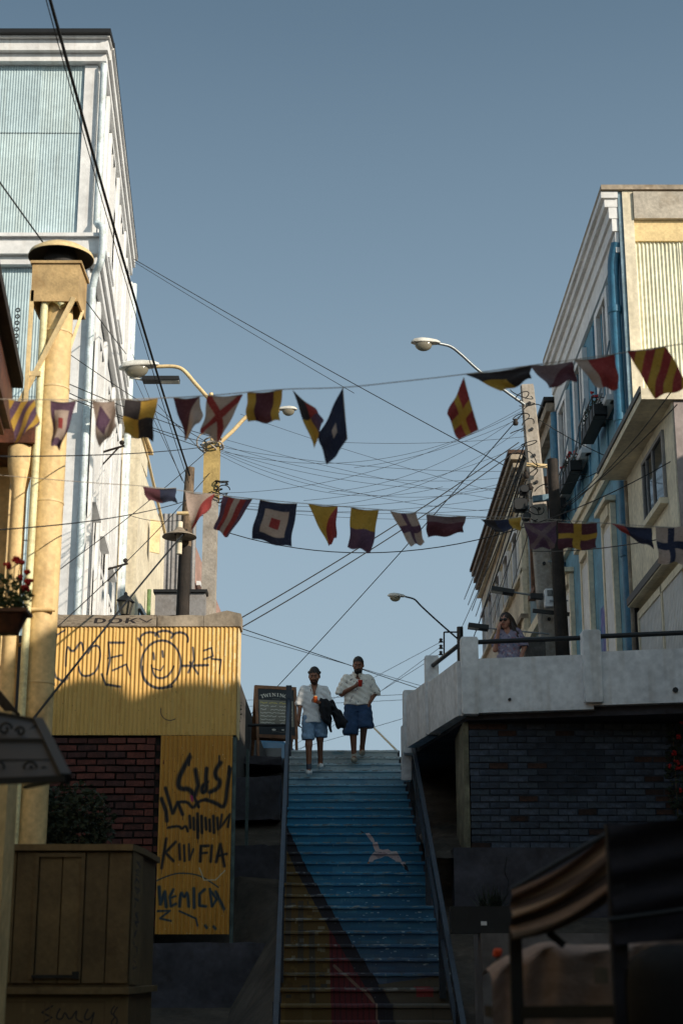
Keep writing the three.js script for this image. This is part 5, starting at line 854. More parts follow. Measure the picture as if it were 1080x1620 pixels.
// ================================================================ NEAR RIGHT: planter, market stall
{
  const a = at(727, 1475, 16.9), b = at(808, 1440, 16.9), o = thing('black_planter', 'black plastic planter with a white tag on the low wall right of the stairs', 'planter', [(a.x + b.x) / 2, 1.932, -16.9]), w = (b.x - a.x) / 2 + .1;
  mesh('box', [bx(-w, w, 0, .02, -.13, .13), bx(-w, w, .02, .27, .11, .13), bx(-w, w, .02, .27, -.13, -.11), bx(-w, -w + .02, .02, .27, -.109, .109), bx(w - .02, w, .02, .27, -.109, .109)], MT.black, o); mesh('soil', [bx(-w + .03, w - .03, .1, .23, -.1, .1)], MT.dirt, o); mesh('tag', [bx(-.06, .0, .08, .12, .131, .134)], MT.whiteTrim, o);
  const p = thing('spiky_plant', 'spiky leaved plant growing in the black planter', 'plant', [(a.x + b.x) / 2 + .06, 2.16, -16.9]), bl = [];
  for (let i = 0; i < 90; i++) { const an = rr(0, 6.3), l = rr(.16, .34), tl = rr(.15, 1.1), x0 = rr(-.1, .1); bl.push(new THREE.ConeGeometry(.014, l, 3).translate(0, l / 2, 0).scale(1, 1, .3).rotateX(tl).rotateY(an).translate(x0, 0, rr(-.05, .05))); } mesh('blades', bl, MT.leafDark, p);
}
{
  const d = 7, o = thing('market_stall', 'dark market stall frame with striped brown fabric awning in the right foreground', 'market stall'), stripe = canvasTex(256, 128, (x, w, h) => { ['#6a5040', '#8d7058', '#4a372c', '#94775d', '#3e2f27', '#7d6350', '#51402f'].forEach((c, i) => { x.fillStyle = c; x.fillRect(0, i * h / 7, w, h / 7 + 1); }); for (let i = 0; i < 300; i++) { x.globalAlpha = .12; x.fillStyle = rnd() < .5 ? '#221a14' : '#a08a70'; x.fillRect(rnd() * w, rnd() * h, rr(2, 20), 2); } x.globalAlpha = 1; });
  const A = at(808, 1408, d), B = at(962, 1318, d), C = at(962, 1428, d - .25), D = at(808, 1488, d - .25);
  part('awning', cloth(null, 20, 24, (u, v) => { const p = A.clone().lerp(B, u).lerp(D.clone().lerp(C, u), v); p.z += .05 * Math.sin(v * 15 + u * 2.5); p.y -= .028 * Math.sin(u * Math.PI); return p; }), new THREE.MeshPhysicalMaterial({ map: stripe, roughness: .95, side: THREE.DoubleSide }), o);
  const P1 = at(815, 1500, 6.9), P2 = at(974, 1400, 6.6);
  mesh('post', [bx(P1.x - .025, P1.x + .025, 0, at(815, 1474, 6.9).y, P1.z - .025, P1.z + .025)], MT.black, o); mesh('post', [bx(P2.x - .032, P2.x + .032, 0, at(974, 1304, 6.6).y, P2.z - .032, P2.z + .032)], surf(0x23242e, { p: .2, m: .5 }), o);
  part('side_curtain', cloth(null, 20, 12, (u, v) => { const a = at(962, 1306, 6.55), b = at(1150, 1292, 6.55); const p = a.clone().lerp(b, u); p.y -= v * .47; p.z += .03 * Math.sin(v * 20 + u * 3); return p; }), surf(0x1e1d28, { p: .15, m: .4 }), o);
  mesh('crossbar', [rod(at(962, 1456, 6.5), at(1150, 1430, 6.5), .012)], MT.black, o); mesh('brace', [beam(at(866, 1474, 6.9), at(892, 1496, 6.9), .02, .03)], MT.black, o); mesh('crossbar', [beam(P1.clone().setY(at(0, 1602, 6.9).y), at(985, 1600, 6.6), .03, .05)], MT.black, o);
  mesh('awning_pole', [rod(A, B, .012)], MT.black, o);
  const t = thing('covered_goods', 'goods under a pale brown cloth cover on the stall', 'cover'), tp = [[775, 1545], [826, 1512], [880, 1500], [975, 1506], [1020, 1486], [1110, 1468]];
  const tv = u => { const k = Math.min(4.999, u * 5), i = k | 0, f = k - i; return at(tp[i][0] + (tp[i + 1][0] - tp[i][0]) * f, tp[i][1] + (tp[i + 1][1] - tp[i][1]) * f, 7.3); };
  part('cloth', cloth(null, 40, 20, (u, v) => { const p = tv(u); const k = v < .3 ? v / .3 : 1; p.z += -.45 + .5 * k; p.y += .03 * Math.sin(Math.PI * k) - (v > .3 ? (v - .3) * .34 / .7 : 0) + .012 * Math.sin(u * 23) * k; p.z += (v > .3 ? .022 * Math.sin(u * 31 + v * 3) : 0); return p; }), surf(0xa58e82, { p: .12, m: .4, v: .06, rough: .95 }), t);
  mesh('table', [bx(at(780, 1600, 7.3).x, 2.0, 1.38, 1.43, -7.75, -7.28)], MT.darkWood, t); for (const x of [.74, 1.95]) mesh('leg', [bx(x, x + .05, 0, 1.38, -7.55, -7.5)], MT.darkWood, t);
  mesh('patch', [bx(at(950, 1540, 7.2).x - .03, at(950, 1540, 7.2).x + .03, at(0, 1545, 7.2).y - .03, at(0, 1530, 7.2).y, -7.205, -7.19)], MT.coping, t);
  const bag = new THREE.SphereGeometry(1, 28, 20); { const p = bag.attributes.position; for (let i = 0; i < p.count; i++) { const n = NF[(i * 61) % (NS * NS)] - .5; p.setXYZ(i, Math.sign(p.getX(i)) * Math.abs(p.getX(i)) ** .6 * (.26 + n * .02), Math.sign(p.getY(i)) * Math.abs(p.getY(i)) ** .6 * (.2 + n * .02), p.getZ(i) * .16); } bag.computeVertexNormals(); } const bc = at(1090, 1572, 6.2); bag.translate(bc.x + .02, bc.y - .02, bc.z); tag(mesh('black_bag', [bag], surf(0x0e0e10, { p: .2, m: .4 }), scene), 'bulky black bag hanging in the lower right corner', 'bag');
  const c1 = thing('orange_flowers', 'two round red orange flowers beside the stall post', 'plant', [at(790, 1520, 8).x, 0, -8]), y1 = at(0, 1508, 8).y, y2 = at(0, 1526, 8).y;
  mesh('stem', [rod(V(.03, 0, 0), V(-.01, y1, 0), .006), rod(V(.03, 0, 0), V(.005, y2, 0), .006)], MT.leaf, c1); for (const [x, y] of [[-.01, y1], [.005, y2]]) mesh('flower', Array.from({ length: 14 }, () => ico(x + rr(-.014, .014), y + rr(-.012, .012), rr(-.014, .014), .014, 0)), MT.orange, c1); mesh('foliage', [leaves([.03, y2 - .06, 0], [.06, .06, .05], 60, .012, .026)], MT.leaf, c1);
  const c2 = thing('stall_plant', 'low leafy plant with orange flowers under the stall', 'plant', [at(930, 1610, 7.6).x, 0, -7.0]); mesh('foliage', [leaves([0, 1.28, 0], [.3, .06, .1], 300, .012, .028)], MT.leaf, c2); mesh('stem', [rod(V(0, 0, 0), V(0, 1.27, 0), .014, .01)], MT.poleWood, c2); mesh('flower', Array.from({ length: 14 }, () => ico(rr(-.28, .28), 1.3 + rr(-.03, .04), rr(.0, .1), .013, 0)), MT.orange, c2);
  const c3 = thing('red_flower_creeper', 'creeper with red and pink flowers on the painted brick wall at the right edge', 'plant', [at(1072, 1160, 20.4).x, 0, -20.95]); const f3 = [], fp = []; for (const [x, y] of [[1073, 1130], [1079, 1141], [1074, 1165], [1066, 1191], [1070, 1206], [1058, 1211], [1072, 1215], [1079, 1214], [1074, 1250]]) { const q = at(x, y, 20.9); for (let k = 0; k < 6; k++) (y === 1141 ? fp : f3).push(ico(q.x - c3.position.x + rr(-.025, .025), q.y + rr(-.025, .025), rr(0, .05), .022, 0)); }
  mesh('foliage', [leaves([.06, 4.1, 0], [.14, .75, .1], 420, .02, .045)], MT.leafDark, c3); mesh('stem', [rod(V(.06, 1.9, -.02), V(.05, 4.7, -.02), .012, .006)], MT.poleWood, c3); mesh('flower', f3, MT.red, c3); mesh('flower', fp, MT.pink, c3);
}

// ================================================================ PEOPLE
function sdfMesh(f, lo, hi, h) { // surface nets
  const n = [0, 1, 2].map(i => Math.ceil((hi[i] - lo[i]) / h) + 1), [nx, ny, nz] = n, val = new Float32Array(nx * ny * nz), id = (i, j, k) => (k * ny + j) * nx + i;
  for (let k = 0; k < nz; k++) for (let j = 0; j < ny; j++) for (let i = 0; i < nx; i++) val[id(i, j, k)] = f(lo[0] + i * h, lo[1] + j * h, lo[2] + k * h);
  const vi = new Int32Array(nx * ny * nz).fill(-1), P = [], I = [];
  for (let k = 0; k < nz - 1; k++) for (let j = 0; j < ny - 1; j++) for (let i = 0; i < nx - 1; i++) {
    let c = 0, x = 0, y = 0, z = 0;
    const e = (i0, j0, k0, i1, j1, k1) => { const a = val[id(i + i0, j + j0, k + k0)], b = val[id(i + i1, j + j1, k + k1)]; if ((a < 0) !== (b < 0)) { const t = a / (a - b); x += i0 + (i1 - i0) * t; y += j0 + (j1 - j0) * t; z += k0 + (k1 - k0) * t; c++; } };
    e(0, 0, 0, 1, 0, 0); e(0, 1, 0, 1, 1, 0); e(0, 0, 1, 1, 0, 1); e(0, 1, 1, 1, 1, 1); e(0, 0, 0, 0, 1, 0); e(1, 0, 0, 1, 1, 0); e(0, 0, 1, 0, 1, 1); e(1, 0, 1, 1, 1, 1); e(0, 0, 0, 0, 0, 1); e(1, 0, 0, 1, 0, 1); e(0, 1, 0, 0, 1, 1); e(1, 1, 0, 1, 1, 1);
    if (c) { vi[id(i, j, k)] = P.length / 3; P.push(lo[0] + (i + x / c) * h, lo[1] + (j + y / c) * h, lo[2] + (k + z / c) * h); }
  }
  const quad = (a, b, c, d, flip) => { if (a < 0 || b < 0 || c < 0 || d < 0) return; flip ? I.push(a, c, b, a, d, c) : I.push(a, b, c, a, c, d); };
  for (let k = 1; k < nz - 1; k++) for (let j = 1; j < ny - 1; j++) for (let i = 1; i < nx - 1; i++) {
    const a = val[id(i, j, k)] < 0;
    if (a !== val[id(i + 1, j, k)] < 0) quad(vi[id(i, j - 1, k - 1)], vi[id(i, j, k - 1)], vi[id(i, j, k)], vi[id(i, j - 1, k)], !a);
    if (a !== val[id(i, j + 1, k)] < 0) quad(vi[id(i - 1, j, k - 1)], vi[id(i - 1, j, k)], vi[id(i, j, k)], vi[id(i, j, k - 1)], !a);
    if (a !== val[id(i, j, k + 1)] < 0) quad(vi[id(i - 1, j - 1, k)], vi[id(i, j - 1, k)], vi[id(i, j, k)], vi[id(i - 1, j, k)], !a);
  }
  const g = new THREE.BufferGeometry(); g.setAttribute('position', new THREE.Float32BufferAttribute(P, 3)); g.setIndex(I); g.computeVertexNormals(); return g;
}
const cap = (x, y, z, a, b, ra, rb) => { const bx_ = b[0] - a[0], by = b[1] - a[1], bz = b[2] - a[2], px = x - a[0], py = y - a[1], pz = z - a[2]; let t = (px * bx_ + py * by + pz * bz) / (bx_ * bx_ + by * by + bz * bz + 1e-9); t = t < 0 ? 0 : t > 1 ? 1 : t; return Math.hypot(px - bx_ * t, py - by * t, pz - bz * t) - (ra + (rb - ra) * t); };
const ell = (x, y, z, c, r) => { const a = (x - c[0]) / r[0], b = (y - c[1]) / r[1], d = (z - c[2]) / r[2], k = Math.hypot(a, b, d), q = Math.hypot(a / r[0], b / r[1], d / r[2]); return q < 1e-6 ? -Math.min(...r) : k * (k - 1) / q; };
const smin = (a, b, k) => { const h = Math.max(k - Math.abs(a - b), 0) / k; return Math.min(a, b) - h * h * k * .25; };
const union = (list, k) => (x, y, z) => { let d = 9; for (const p of list) d = smin(d, p.length === 4 ? cap(x, y, z, p[0], p[1], p[2], p[3]) : ell(x, y, z, p[0], p[1]), k); return d; };
// torso: elliptical sections at heights [y, halfwidth, halfdepth, x, z]
const stack = S => (x, y, z) => { let i = 0; while (i < S.length - 2 && y > S[i + 1][0]) i++; const a = S[i], b = S[i + 1]; let t = (y - a[0]) / (b[0] - a[0]); t = Math.max(0, Math.min(1, t)); const L = k => a[k] + (b[k] - a[k]) * t, w = L(1), d = L(2), q = Math.hypot((x - L(3)) / w, (z - L(4)) / d); const s = (q - 1) * Math.min(w, d) * .95, e = Math.max(S[0][0] - y, y - S[S.length - 1][0]); return Math.max(s, e); };
function handGeo(wrist, dir, palmN, curl, thumbSide) { // palm, four fingers of unequal length and a thumb, 3 mm grid
  const Lp = [], f = [];
  Lp.push([[0, .0, 0], [0, .035, 0], .024, .026]); Lp.push([[0, .045, .0], [.034, .085, .017]]);
  [[-.03, .07, .0078], [-.01, .08, .0085], [.011, .074, .0082], [.03, .056, .0072]].forEach(([x, l, r]) => {
    let p = [x * .9, .085, 0], a = .0; for (let s = 0; s < 3; s++) { a += curl; const len = l * [.45, .32, .25][s], q = [p[0] + x * .05, p[1] + Math.cos(a) * len, p[2] + Math.sin(a) * len]; f.push([p, q, r * (1 - s * .08), r * (.92 - s * .08)]); p = q; }
  });
  const t = thumbSide; f.push([[t * .028, .03, .005], [t * .05, .058, .018], .011, .0095], [[t * .05, .058, .018], [t * .046, .085, .034], .0095, .008]);
  const A = union(Lp, .02), B = union(f, .004), g = sdfMesh((x, y, z) => smin(A(x, y, z), B(x, y, z), .008), [-.075, -.03, -.04], [.075, .185, .1], .0042);
  const Y = V(...dir).normalize(), Z = V(...palmN); Z.addScaledVector(Y, -Z.dot(Y)).normalize(); const X = Y.clone().cross(Z);
  g.applyMatrix4(new THREE.Matrix4().makeBasis(X, Y, Z)); g.translate(...wrist); return g;
}
function headGeo(c, tilt, turn, beardy) { // head with brow, eye sockets, nose, lips, chin and ears, about its own origin
  const add = union([[[0, .015, -.012], [.077, .098, .094]], [[0, -.052, .028], [.054, .058, .054]], [[0, -.088, .054], [.026, .022, .024]], [[.042, -.022, .052], [.026, .028, .03]], [[-.042, -.022, .052], [.026, .028, .03]]], .035);
  const det = union([[[0, .018, .084], [0, -.022, .104], .0085, .0135], [[-.034, .036, .079], [.034, .036, .079], .0105, .0105], [[-.017, -.026, .093], [.017, -.026, .093], .008, .008], [[-.018, -.056, .081], [.018, -.056, .081], .0075, .0075], [[.078, .0, -.012], [.013, .03, .019]], [[-.078, 0, -.012], [.013, .03, .019]]], .012);
  const g = sdfMesh((x, y, z) => { let d = smin(add(x, y, z), det(x, y, z), .014); for (const s of [-1, 1]) d = Math.max(d, -smin(9, ell(x, y, z, [s * .031, .013, .098], [.017, .011, .015]), .01)); return d; }, [-.11, -.13, -.13], [.11, .13, .135], .0052);
  g.scale(1.1, 1.1, 1.1); g.rotateX(tilt); g.rotateY(turn); g.translate(...c); return g;
}
function person(name, label, pos, o) {
  const root = thing('person', label, 'person', pos, undefined, o.ry || 0), J = o.J, body = [];
  const h = o.head, B = union(o.skin, .03); body.push(sdfMesh(B, o.lo, o.hi, .011)); body.push(headGeo(h.c, h.tilt, h.turn)); for (const q of o.hands) body.push(handGeo(...q));
  mesh('body', body, o.skinMat, root);
  const face = (nm, geos, mat) => { const gs = geos.map(g => { g.scale(1.1, 1.1, 1.1); g.rotateX(h.tilt); g.rotateY(h.turn); g.translate(...h.c); return g; }); return mesh(nm, gs, mat, root); };
  if (!o.noEyes) { face('eyes', [-1, 1].map(s => ico(s * .031, .012, .0815, .0095, 2)), flat(0x8f837a, .35)); face('pupils', [-1, 1].map(s => ico(s * .031, .0105, .0862, .0066, 1)), flat(0x17100c, .3)); face('eyebrows', [-1, 1].map(s => rod(V(s * .014, .036, .0935), V(s * .046, .037, .083), .005, .003, 6)), MT.hair); }
  face('lips', [rod(V(-.018, -.057, .088), V(.018, -.057, .088), .0048, .0048, 6)], flat(o.lip || 0x7a3f34, .5));
  for (const [nm, f, lo, hi, cell, mat] of o.headParts || []) face(nm, [sdfMesh(f, lo, hi, cell)], mat);
  for (const [nm, f, lo, hi, cell, mat] of o.parts) mesh(nm, [sdfMesh(f, lo, hi, cell)], mat, root);
  return { root, face };
}
const shoe = (p, s, l = .14) => union([[[p[0], p[1] + .045, p[2] - .05], [p[0] + s * .01, p[1] + .035, p[2] + l], .045, .038], [[p[0], p[1] + .07, p[2] - .05], [p[0], p[1] + .1, p[2] - .045], .045, .045]], .04);
const shoeF = (p, s) => { const f = shoe(p, s); return (x, y, z) => Math.max(f(x, y, z), p[1] - y); };
const wr = (x, y, z, k) => .006 * Math.sin(x * 41 + y * 23 + k) * Math.sin(y * 31 - z * 27 + k * 2) + .004 * Math.sin(y * 60 + x * 35 + k);
const shortHair = (top, fringe) => (x, y, z) => { const s = ell(x, y, z, [0, .03 + top * .5, -.026], [.085, .09 + top, .096]); const cut = -(y - (.076 - fringe) + .085 * Math.max(0, Math.min(1, (.05 - z) / .06))), n = .004 * Math.sin(x * 170 + z * 90) * Math.sin(y * 120 + z * 150); return Math.max(s + n, cut); };
const linen = (hex, k = {}) => surf(hex, { v: .07, p: .07, m: .35, rough: .95, bump: .0015, bk: 'fine', bm: .12, ...k });
const denim = hex => surf(hex, { v: .15, p: .18, m: .35, rough: .95, bump: .0015, bk: 'fine', bm: .1 });
const sneaker = surf(0xe9e6e1, { p: .07, m: .2, rough: .7 });
{ // man on the left
  const f0 = at(487, 1222, 26.0), px = f0.x, y0 = 5.22 - 4 * RISE; // front foot on the fifth step, rear foot one step up
  const La = [-.08, 0, .03], Ra = [.1, .16, -.34], hipY = .98;
  const P = person('person', 'man in open white shirt and light blue shorts holding an orange drink', [px + .1, y0 + .004, -25.98 + .1], {
    skinMat: MT.skinA, lo: [-.4, .0, -.5], hi: [.45, 1.62, .4],
    skin: [[[-.075, .93, -.02], [-.085, .5, .05], .085, .055], [[-.085, .5, .05], [-.08, .1, .02], .056, .036], [[.085, .97, -.02], [.095, .62, -.1], .085, .056], [[.095, .62, -.1], [.1, .26, -.36], .056, .036], [[-.08, .08, .02], [-.08, .05, .12], .034, .03], [[.1, .24, -.36], [.1, .21, -.26], .034, .03],
      [[0, 1.0, -.02], [0, 1.38, -.03], .12, .11], [[0, 1.4, -.03], [0, 1.57, .0], .055, .052], [[-.17, 1.42, -.03], [-.235, 1.16, -.04], .05, .04], [[-.235, 1.16, -.04], [-.25, .93, .02], .039, .027], [[.17, 1.42, -.03], [.235, 1.17, .0], .05, .04], [[.235, 1.17, .0], [.08, 1.17, .2], .039, .027], [[-.17, 1.43, -.03], [.17, 1.43, -.03], .05, .05]],
    head: { c: [.0, 1.63, .02], tilt: .3, turn: -.1 },
    hands: [[[-.25, .925, .02], [-.05, -1, .1], [1, 0, .2], .45, 1], [[.08, 1.17, .2], [-.6, .25, .5], [-.8, 0, -.5], .75, -1]],
    headParts: [['hair', (x, y, z) => Math.min(shortHair(.022, .02)(x, y, z), ell(x, y, z, [.085, .06, -.02], [.016, .022, .03]), ell(x, y, z, [-.085, .064, -.02], [.016, .022, .03])), [-.13, -.06, -.15], [.13, .18, .13], .006, MT.hair],
      ['beard', (x, y, z) => Math.max(Math.min(ell(x, y, z, [0, -.066, .046], [.058, .052, .052]), ell(x, y, z, [0, -.045, .088], [.027, .006, .012])), -ell(x, y, z, [0, -.054, .095], [.022, .009, .02]), y + .04), [-.08, -.14, -.02], [.08, -.02, .12], .0055, surf(0x3d281d, { v: .3, p: .2, m: .1 })]],
    parts: [
      ['shirt', (x, y, z) => { const t = stack([[.86, .2, .145, 0, 0], [.98, .185, .135, 0, -.01], [1.2, .185, .125, 0, -.03], [1.38, .2, .115, 0, -.04], [1.46, .13, .075, 0, -.03], [1.5, .07, .065, 0, -.02]])(x, y, z); const sl = Math.max(Math.min(cap(x, y, z, [-.165, 1.42, -.03], [-.242, 1.2, -.04], .078, .078), cap(x, y, z, [.165, 1.42, -.03], [.24, 1.2, .0], .078, .078)), 1.17 - y - Math.abs(x) * .05); let d = smin(t, sl, .05) + wr(x, y, z, 1); const vn = y - 1.28 - Math.abs(x) * 3.2; if (z > -.02) d = Math.max(d, Math.min(.02, vn * .25)); return d; }, [-.36, .84, -.25], [.36, 1.54, .22], .009, linen(0xf2efe9, { p: .04 })],
      ['shorts', (x, y, z) => { let d = smin(Math.min(cap(x, y, z, [-.09, .92, -.01], [-.1, .55, .04], .115, .105), cap(x, y, z, [.1, .95, -.01], [.115, .62, -.09], .115, .105)), stack([[.85, .175, .125, 0, -.01], [1.02, .17, .125, 0, -.01]])(x, y, z), .03) + wr(x, y, z, 4) * .7; return Math.max(d, (x < .01 ? .585 : .64) - y, y - 1.02); }, [-.27, .55, -.26], [.27, 1.05, .2], .009, denim(0x86a2bf)],
      ['shoe', shoeF([-.08, 0, .06], -1), [-.18, -.02, -.08], [.02, .18, .28], .007, sneaker], ['shoe', shoeF([.1, .16, -.34], 1), [.0, .14, -.48], [.2, .34, -.1], .007, sneaker],
      ['sock', union([[[-.08, .09, .02], [-.08, .19, .022], .044, .045], [[.1, .24, -.38], [.1, .33, -.34], .044, .045]], .005), [-.16, .02, -.46], [.2, .4, .1], .008, linen(0x4b5260)]],
  });
  mesh('collar', [-1, 1].map(s => beam(V(s * .07, 1.5, .02), V(s * .03, 1.33, .095), .045, .008, V(s, .2, .3))), linen(0xe9e5de), P.root);
  const cup = V(px + .1 + .02, y0 + 1.2, -25.88 + .27), c = lathe([[.0, 0], [.028, .0], [.038, .1], [.036, .1], [.027, .006]], 16), dr = lathe([[0, .004], [.027, .006], [.0345, .086], [0, .086]], 16), o = thing('drink_cup', 'plastic cup of orange drink held by the man on the left', 'cup', [cup.x, cup.y - .04, cup.z], 'drinks held by the two men');
  mesh('cup', [c], new THREE.MeshPhysicalMaterial({ color: 0xff9a50, roughness: .1, transmission: .6, thickness: 0 }), o); mesh('drink', [dr], flat(0xe0691c, .3), o); mesh('foam', [lathe([[0, .087], [.034, .087], [.03, .11], [0, .115]], 14)], flat(0xe8c98a, .8), o);
  // black jacket over his left forearm
  const jk = thing('black_jacket', 'black jacket draped over the left man\'s forearm hanging between the two men', 'jacket', [px + .1, y0, -25.88]);
  const jf = (x, y, z) => { const a = stack([[.84, .05, .05, .24, .14], [.95, .11, .06, .2, .16], [1.1, .125, .07, .19, .16], [1.21, .1, .07, .17, .13], [1.25, .05, .05, .16, .12]])(x, y, z), b = cap(x, y, z, [.27, 1.18, .06], [.44, .87, .06], .06, .105), e = cap(x, y, z, [.2, .95, .12], [.27, .72, .12], .05, .02); return smin(smin(a, b, .05), e, .03) + .01 * Math.sin(x * 60 + y * 9) + wr(x, y, z, 2); };
  mesh('cloth', [sdfMesh(jf, [.0, .66, -.1], [.6, 1.3, .3], .01)], surf(0x14151b, { v: .15, p: .2, m: .3, rough: .9 }), jk);
}
{ // man on the right
  const f0 = at(560, 1209, 26.6), px = f0.x + .06, kf = 2, y0 = 5.22 - 2 * RISE, z0 = -26.75;
  const shirtTex = canvasTex(256, 256, (x, w, h) => { x.fillStyle = '#e8e2d8'; x.fillRect(0, 0, w, h); for (let i = 0; i < 26; i++) { x.fillStyle = ['#2c2a30', '#4d4a52', '#7c7378', '#3a3840'][(rnd() * 4) | 0]; const a = rnd() * w, b = rnd() * h; x.globalAlpha = rr(.5, .9); x.beginPath(); x.ellipse(a, b, rr(3, 10), rr(2, 6), rr(0, 3), 0, 7); x.fill(); if (rnd() < .4) stroke(x, [[a, b], [a + rr(-16, 16), b + rr(-16, 16)], [a + rr(-24, 24), b + rr(-20, 20)]], 3, '#55505a'); } x.globalAlpha = 1; });
  shirtTex.wrapS = shirtTex.wrapT = THREE.RepeatWrapping; shirtTex.repeat.set(1.9, 1.9);
  const P = person('person', 'bearded man in patterned white shirt and navy shorts holding a red drink', [px, y0 + .004, z0], {
    skinMat: MT.skinB, lo: [-.45, -.02, -.5], hi: [.5, 1.68, .4],
    skin: [[[-.085, .95, -.03], [-.075, .52, .06], .095, .062], [[-.075, .52, .06], [-.06, .11, .0], .064, .04], [[.09, .96, -.03], [.11, .62, .08], .095, .062], [[.11, .62, .08], [.08, .27, -.27], .063, .04], [[-.06, .08, .0], [-.06, .05, .1], .036, .03], [[.08, .25, -.28], [.08, .21, -.2], .036, .03],
      [[0, 1.0, -.03], [0, 1.4, -.05], .14, .13], [[0, 1.42, -.04], [.01, 1.6, .0], .062, .058], [[-.2, 1.44, -.04], [-.27, 1.17, .02], .056, .045], [[-.27, 1.17, .02], [-.05, 1.26, .22], .044, .03], [[.2, 1.44, -.04], [.295, 1.19, -.07], .056, .045], [[.295, 1.19, -.07], [.2, 1.0, .07], .044, .03], [[-.2, 1.44, -.04], [.2, 1.44, -.04], .055, .055]],
    head: { c: [.015, 1.655, .02], tilt: .34, turn: -.12 },
    hands: [[[-.05, 1.26, .22], [.75, .45, .2], [.3, -.2, -1], .8, 1], [[.2, 1.0, .07], [-.35, -1, .1], [-1, .2, .3], .4, 1]],
    headParts: [['hair', shortHair(.018, .0), [-.12, -.06, -.15], [.12, .18, .13], .006, MT.hair],
      ['beard', (x, y, z) => Math.max(Math.min(ell(x, y, z, [0, -.068, .04], [.066, .066, .064]), ell(x, y, z, [0, -.043, .09], [.032, .009, .016])), -ell(x, y, z, [0, -.056, .098], [.02, .008, .02]), y - (Math.abs(x) > .045 ? .0 : -.036)), [-.09, -.16, -.04], [.09, .02, .13], .0055, MT.hair]],
    parts: [
      ['shirt', (x, y, z) => { const t = stack([[.93, .24, .17, 0, -.01], [1.05, .225, .165, 0, -.01], [1.25, .215, .15, 0, -.03], [1.41, .225, .13, 0, -.05], [1.5, .14, .09, 0, -.04], [1.535, .08, .075, 0, -.03]])(x, y, z); const sl = Math.max(Math.min(cap(x, y, z, [-.19, 1.44, -.04], [-.285, 1.2, .01], .08, .088), cap(x, y, z, [.19, 1.44, -.04], [.31, 1.2, -.06], .08, .088)), 1.165 - y); let d = smin(t, sl, .05) + wr(x, y, z, 3); if (z > 0) d = Math.max(d, Math.min(.02, (y - 1.43 - Math.abs(x) * 2.2) * .25)); return Math.max(d, .955 + .05 * Math.abs(Math.sin(x * 7)) * .6 - y); }, [-.46, .9, -.28], [.48, 1.56, .24], .009, new THREE.MeshPhysicalMaterial({ map: shirtTex, roughness: .95, bumpMap: bumpOf('fine', .12), bumpScale: .0015 })],
      ['shorts', (x, y, z) => { let d = smin(Math.min(cap(x, y, z, [-.1, .95, -.02], [-.105, .5, .05], .125, .15), cap(x, y, z, [.11, .96, -.02], [.13, .6, .08], .125, .15)), stack([[.85, .21, .15, 0, -.02], [1.08, .2, .15, 0, -.02]])(x, y, z), .03) + wr(x, y, z, 7); return Math.max(d, (x < .02 ? .47 : .58) - y, y - 1.06); }, [-.32, .42, -.25], [.34, 1.1, .3], .0095, denim(0x2c4566)],
      ['shoe', shoeF([-.06, 0, .04], -1), [-.17, -.02, -.1], [.04, .18, .26], .007, surf(0xa39a8a, { p: .2, m: .2, st: .5 })], ['shoe', shoeF([.08, .16, -.27], 1), [-.02, .14, -.42], [.19, .34, -.04], .007, surf(0xa39a8a, { p: .2, m: .2, st: .5 })],
      ['sock', union([[[-.06, .09, .0], [-.06, .16, .002], .046, .046], [[.08, .26, -.29], [.08, .32, -.25], .046, .046]], .005), [-.14, .02, -.38], [.17, .4, .08], .008, linen(0xb9b2a6)]],
  });
  mesh('collar', [-1, 1].map(s => beam(V(s * .08, 1.54, .0), V(s * .02, 1.46, .1), .05, .008, V(s, .2, .3))), linen(0xcfc6b8), P.root);
  const o = thing('drink_cup', 'cup of red drink held by the bearded man', 'cup', [px + .045, y0 + 1.25, z0 + .3], 'drinks held by the two men');
  mesh('cup', [lathe([[.0, 0], [.03, .0], [.042, .11], [.04, .11], [.029, .006]], 16)], new THREE.MeshPhysicalMaterial({ color: 0xe8503c, roughness: .1, transmission: .6, thickness: 0 }), o); mesh('drink', [lathe([[0, .004], [.029, .006], [.0385, .098], [0, .098]], 16)], flat(0xc8321e, .3), o);
}
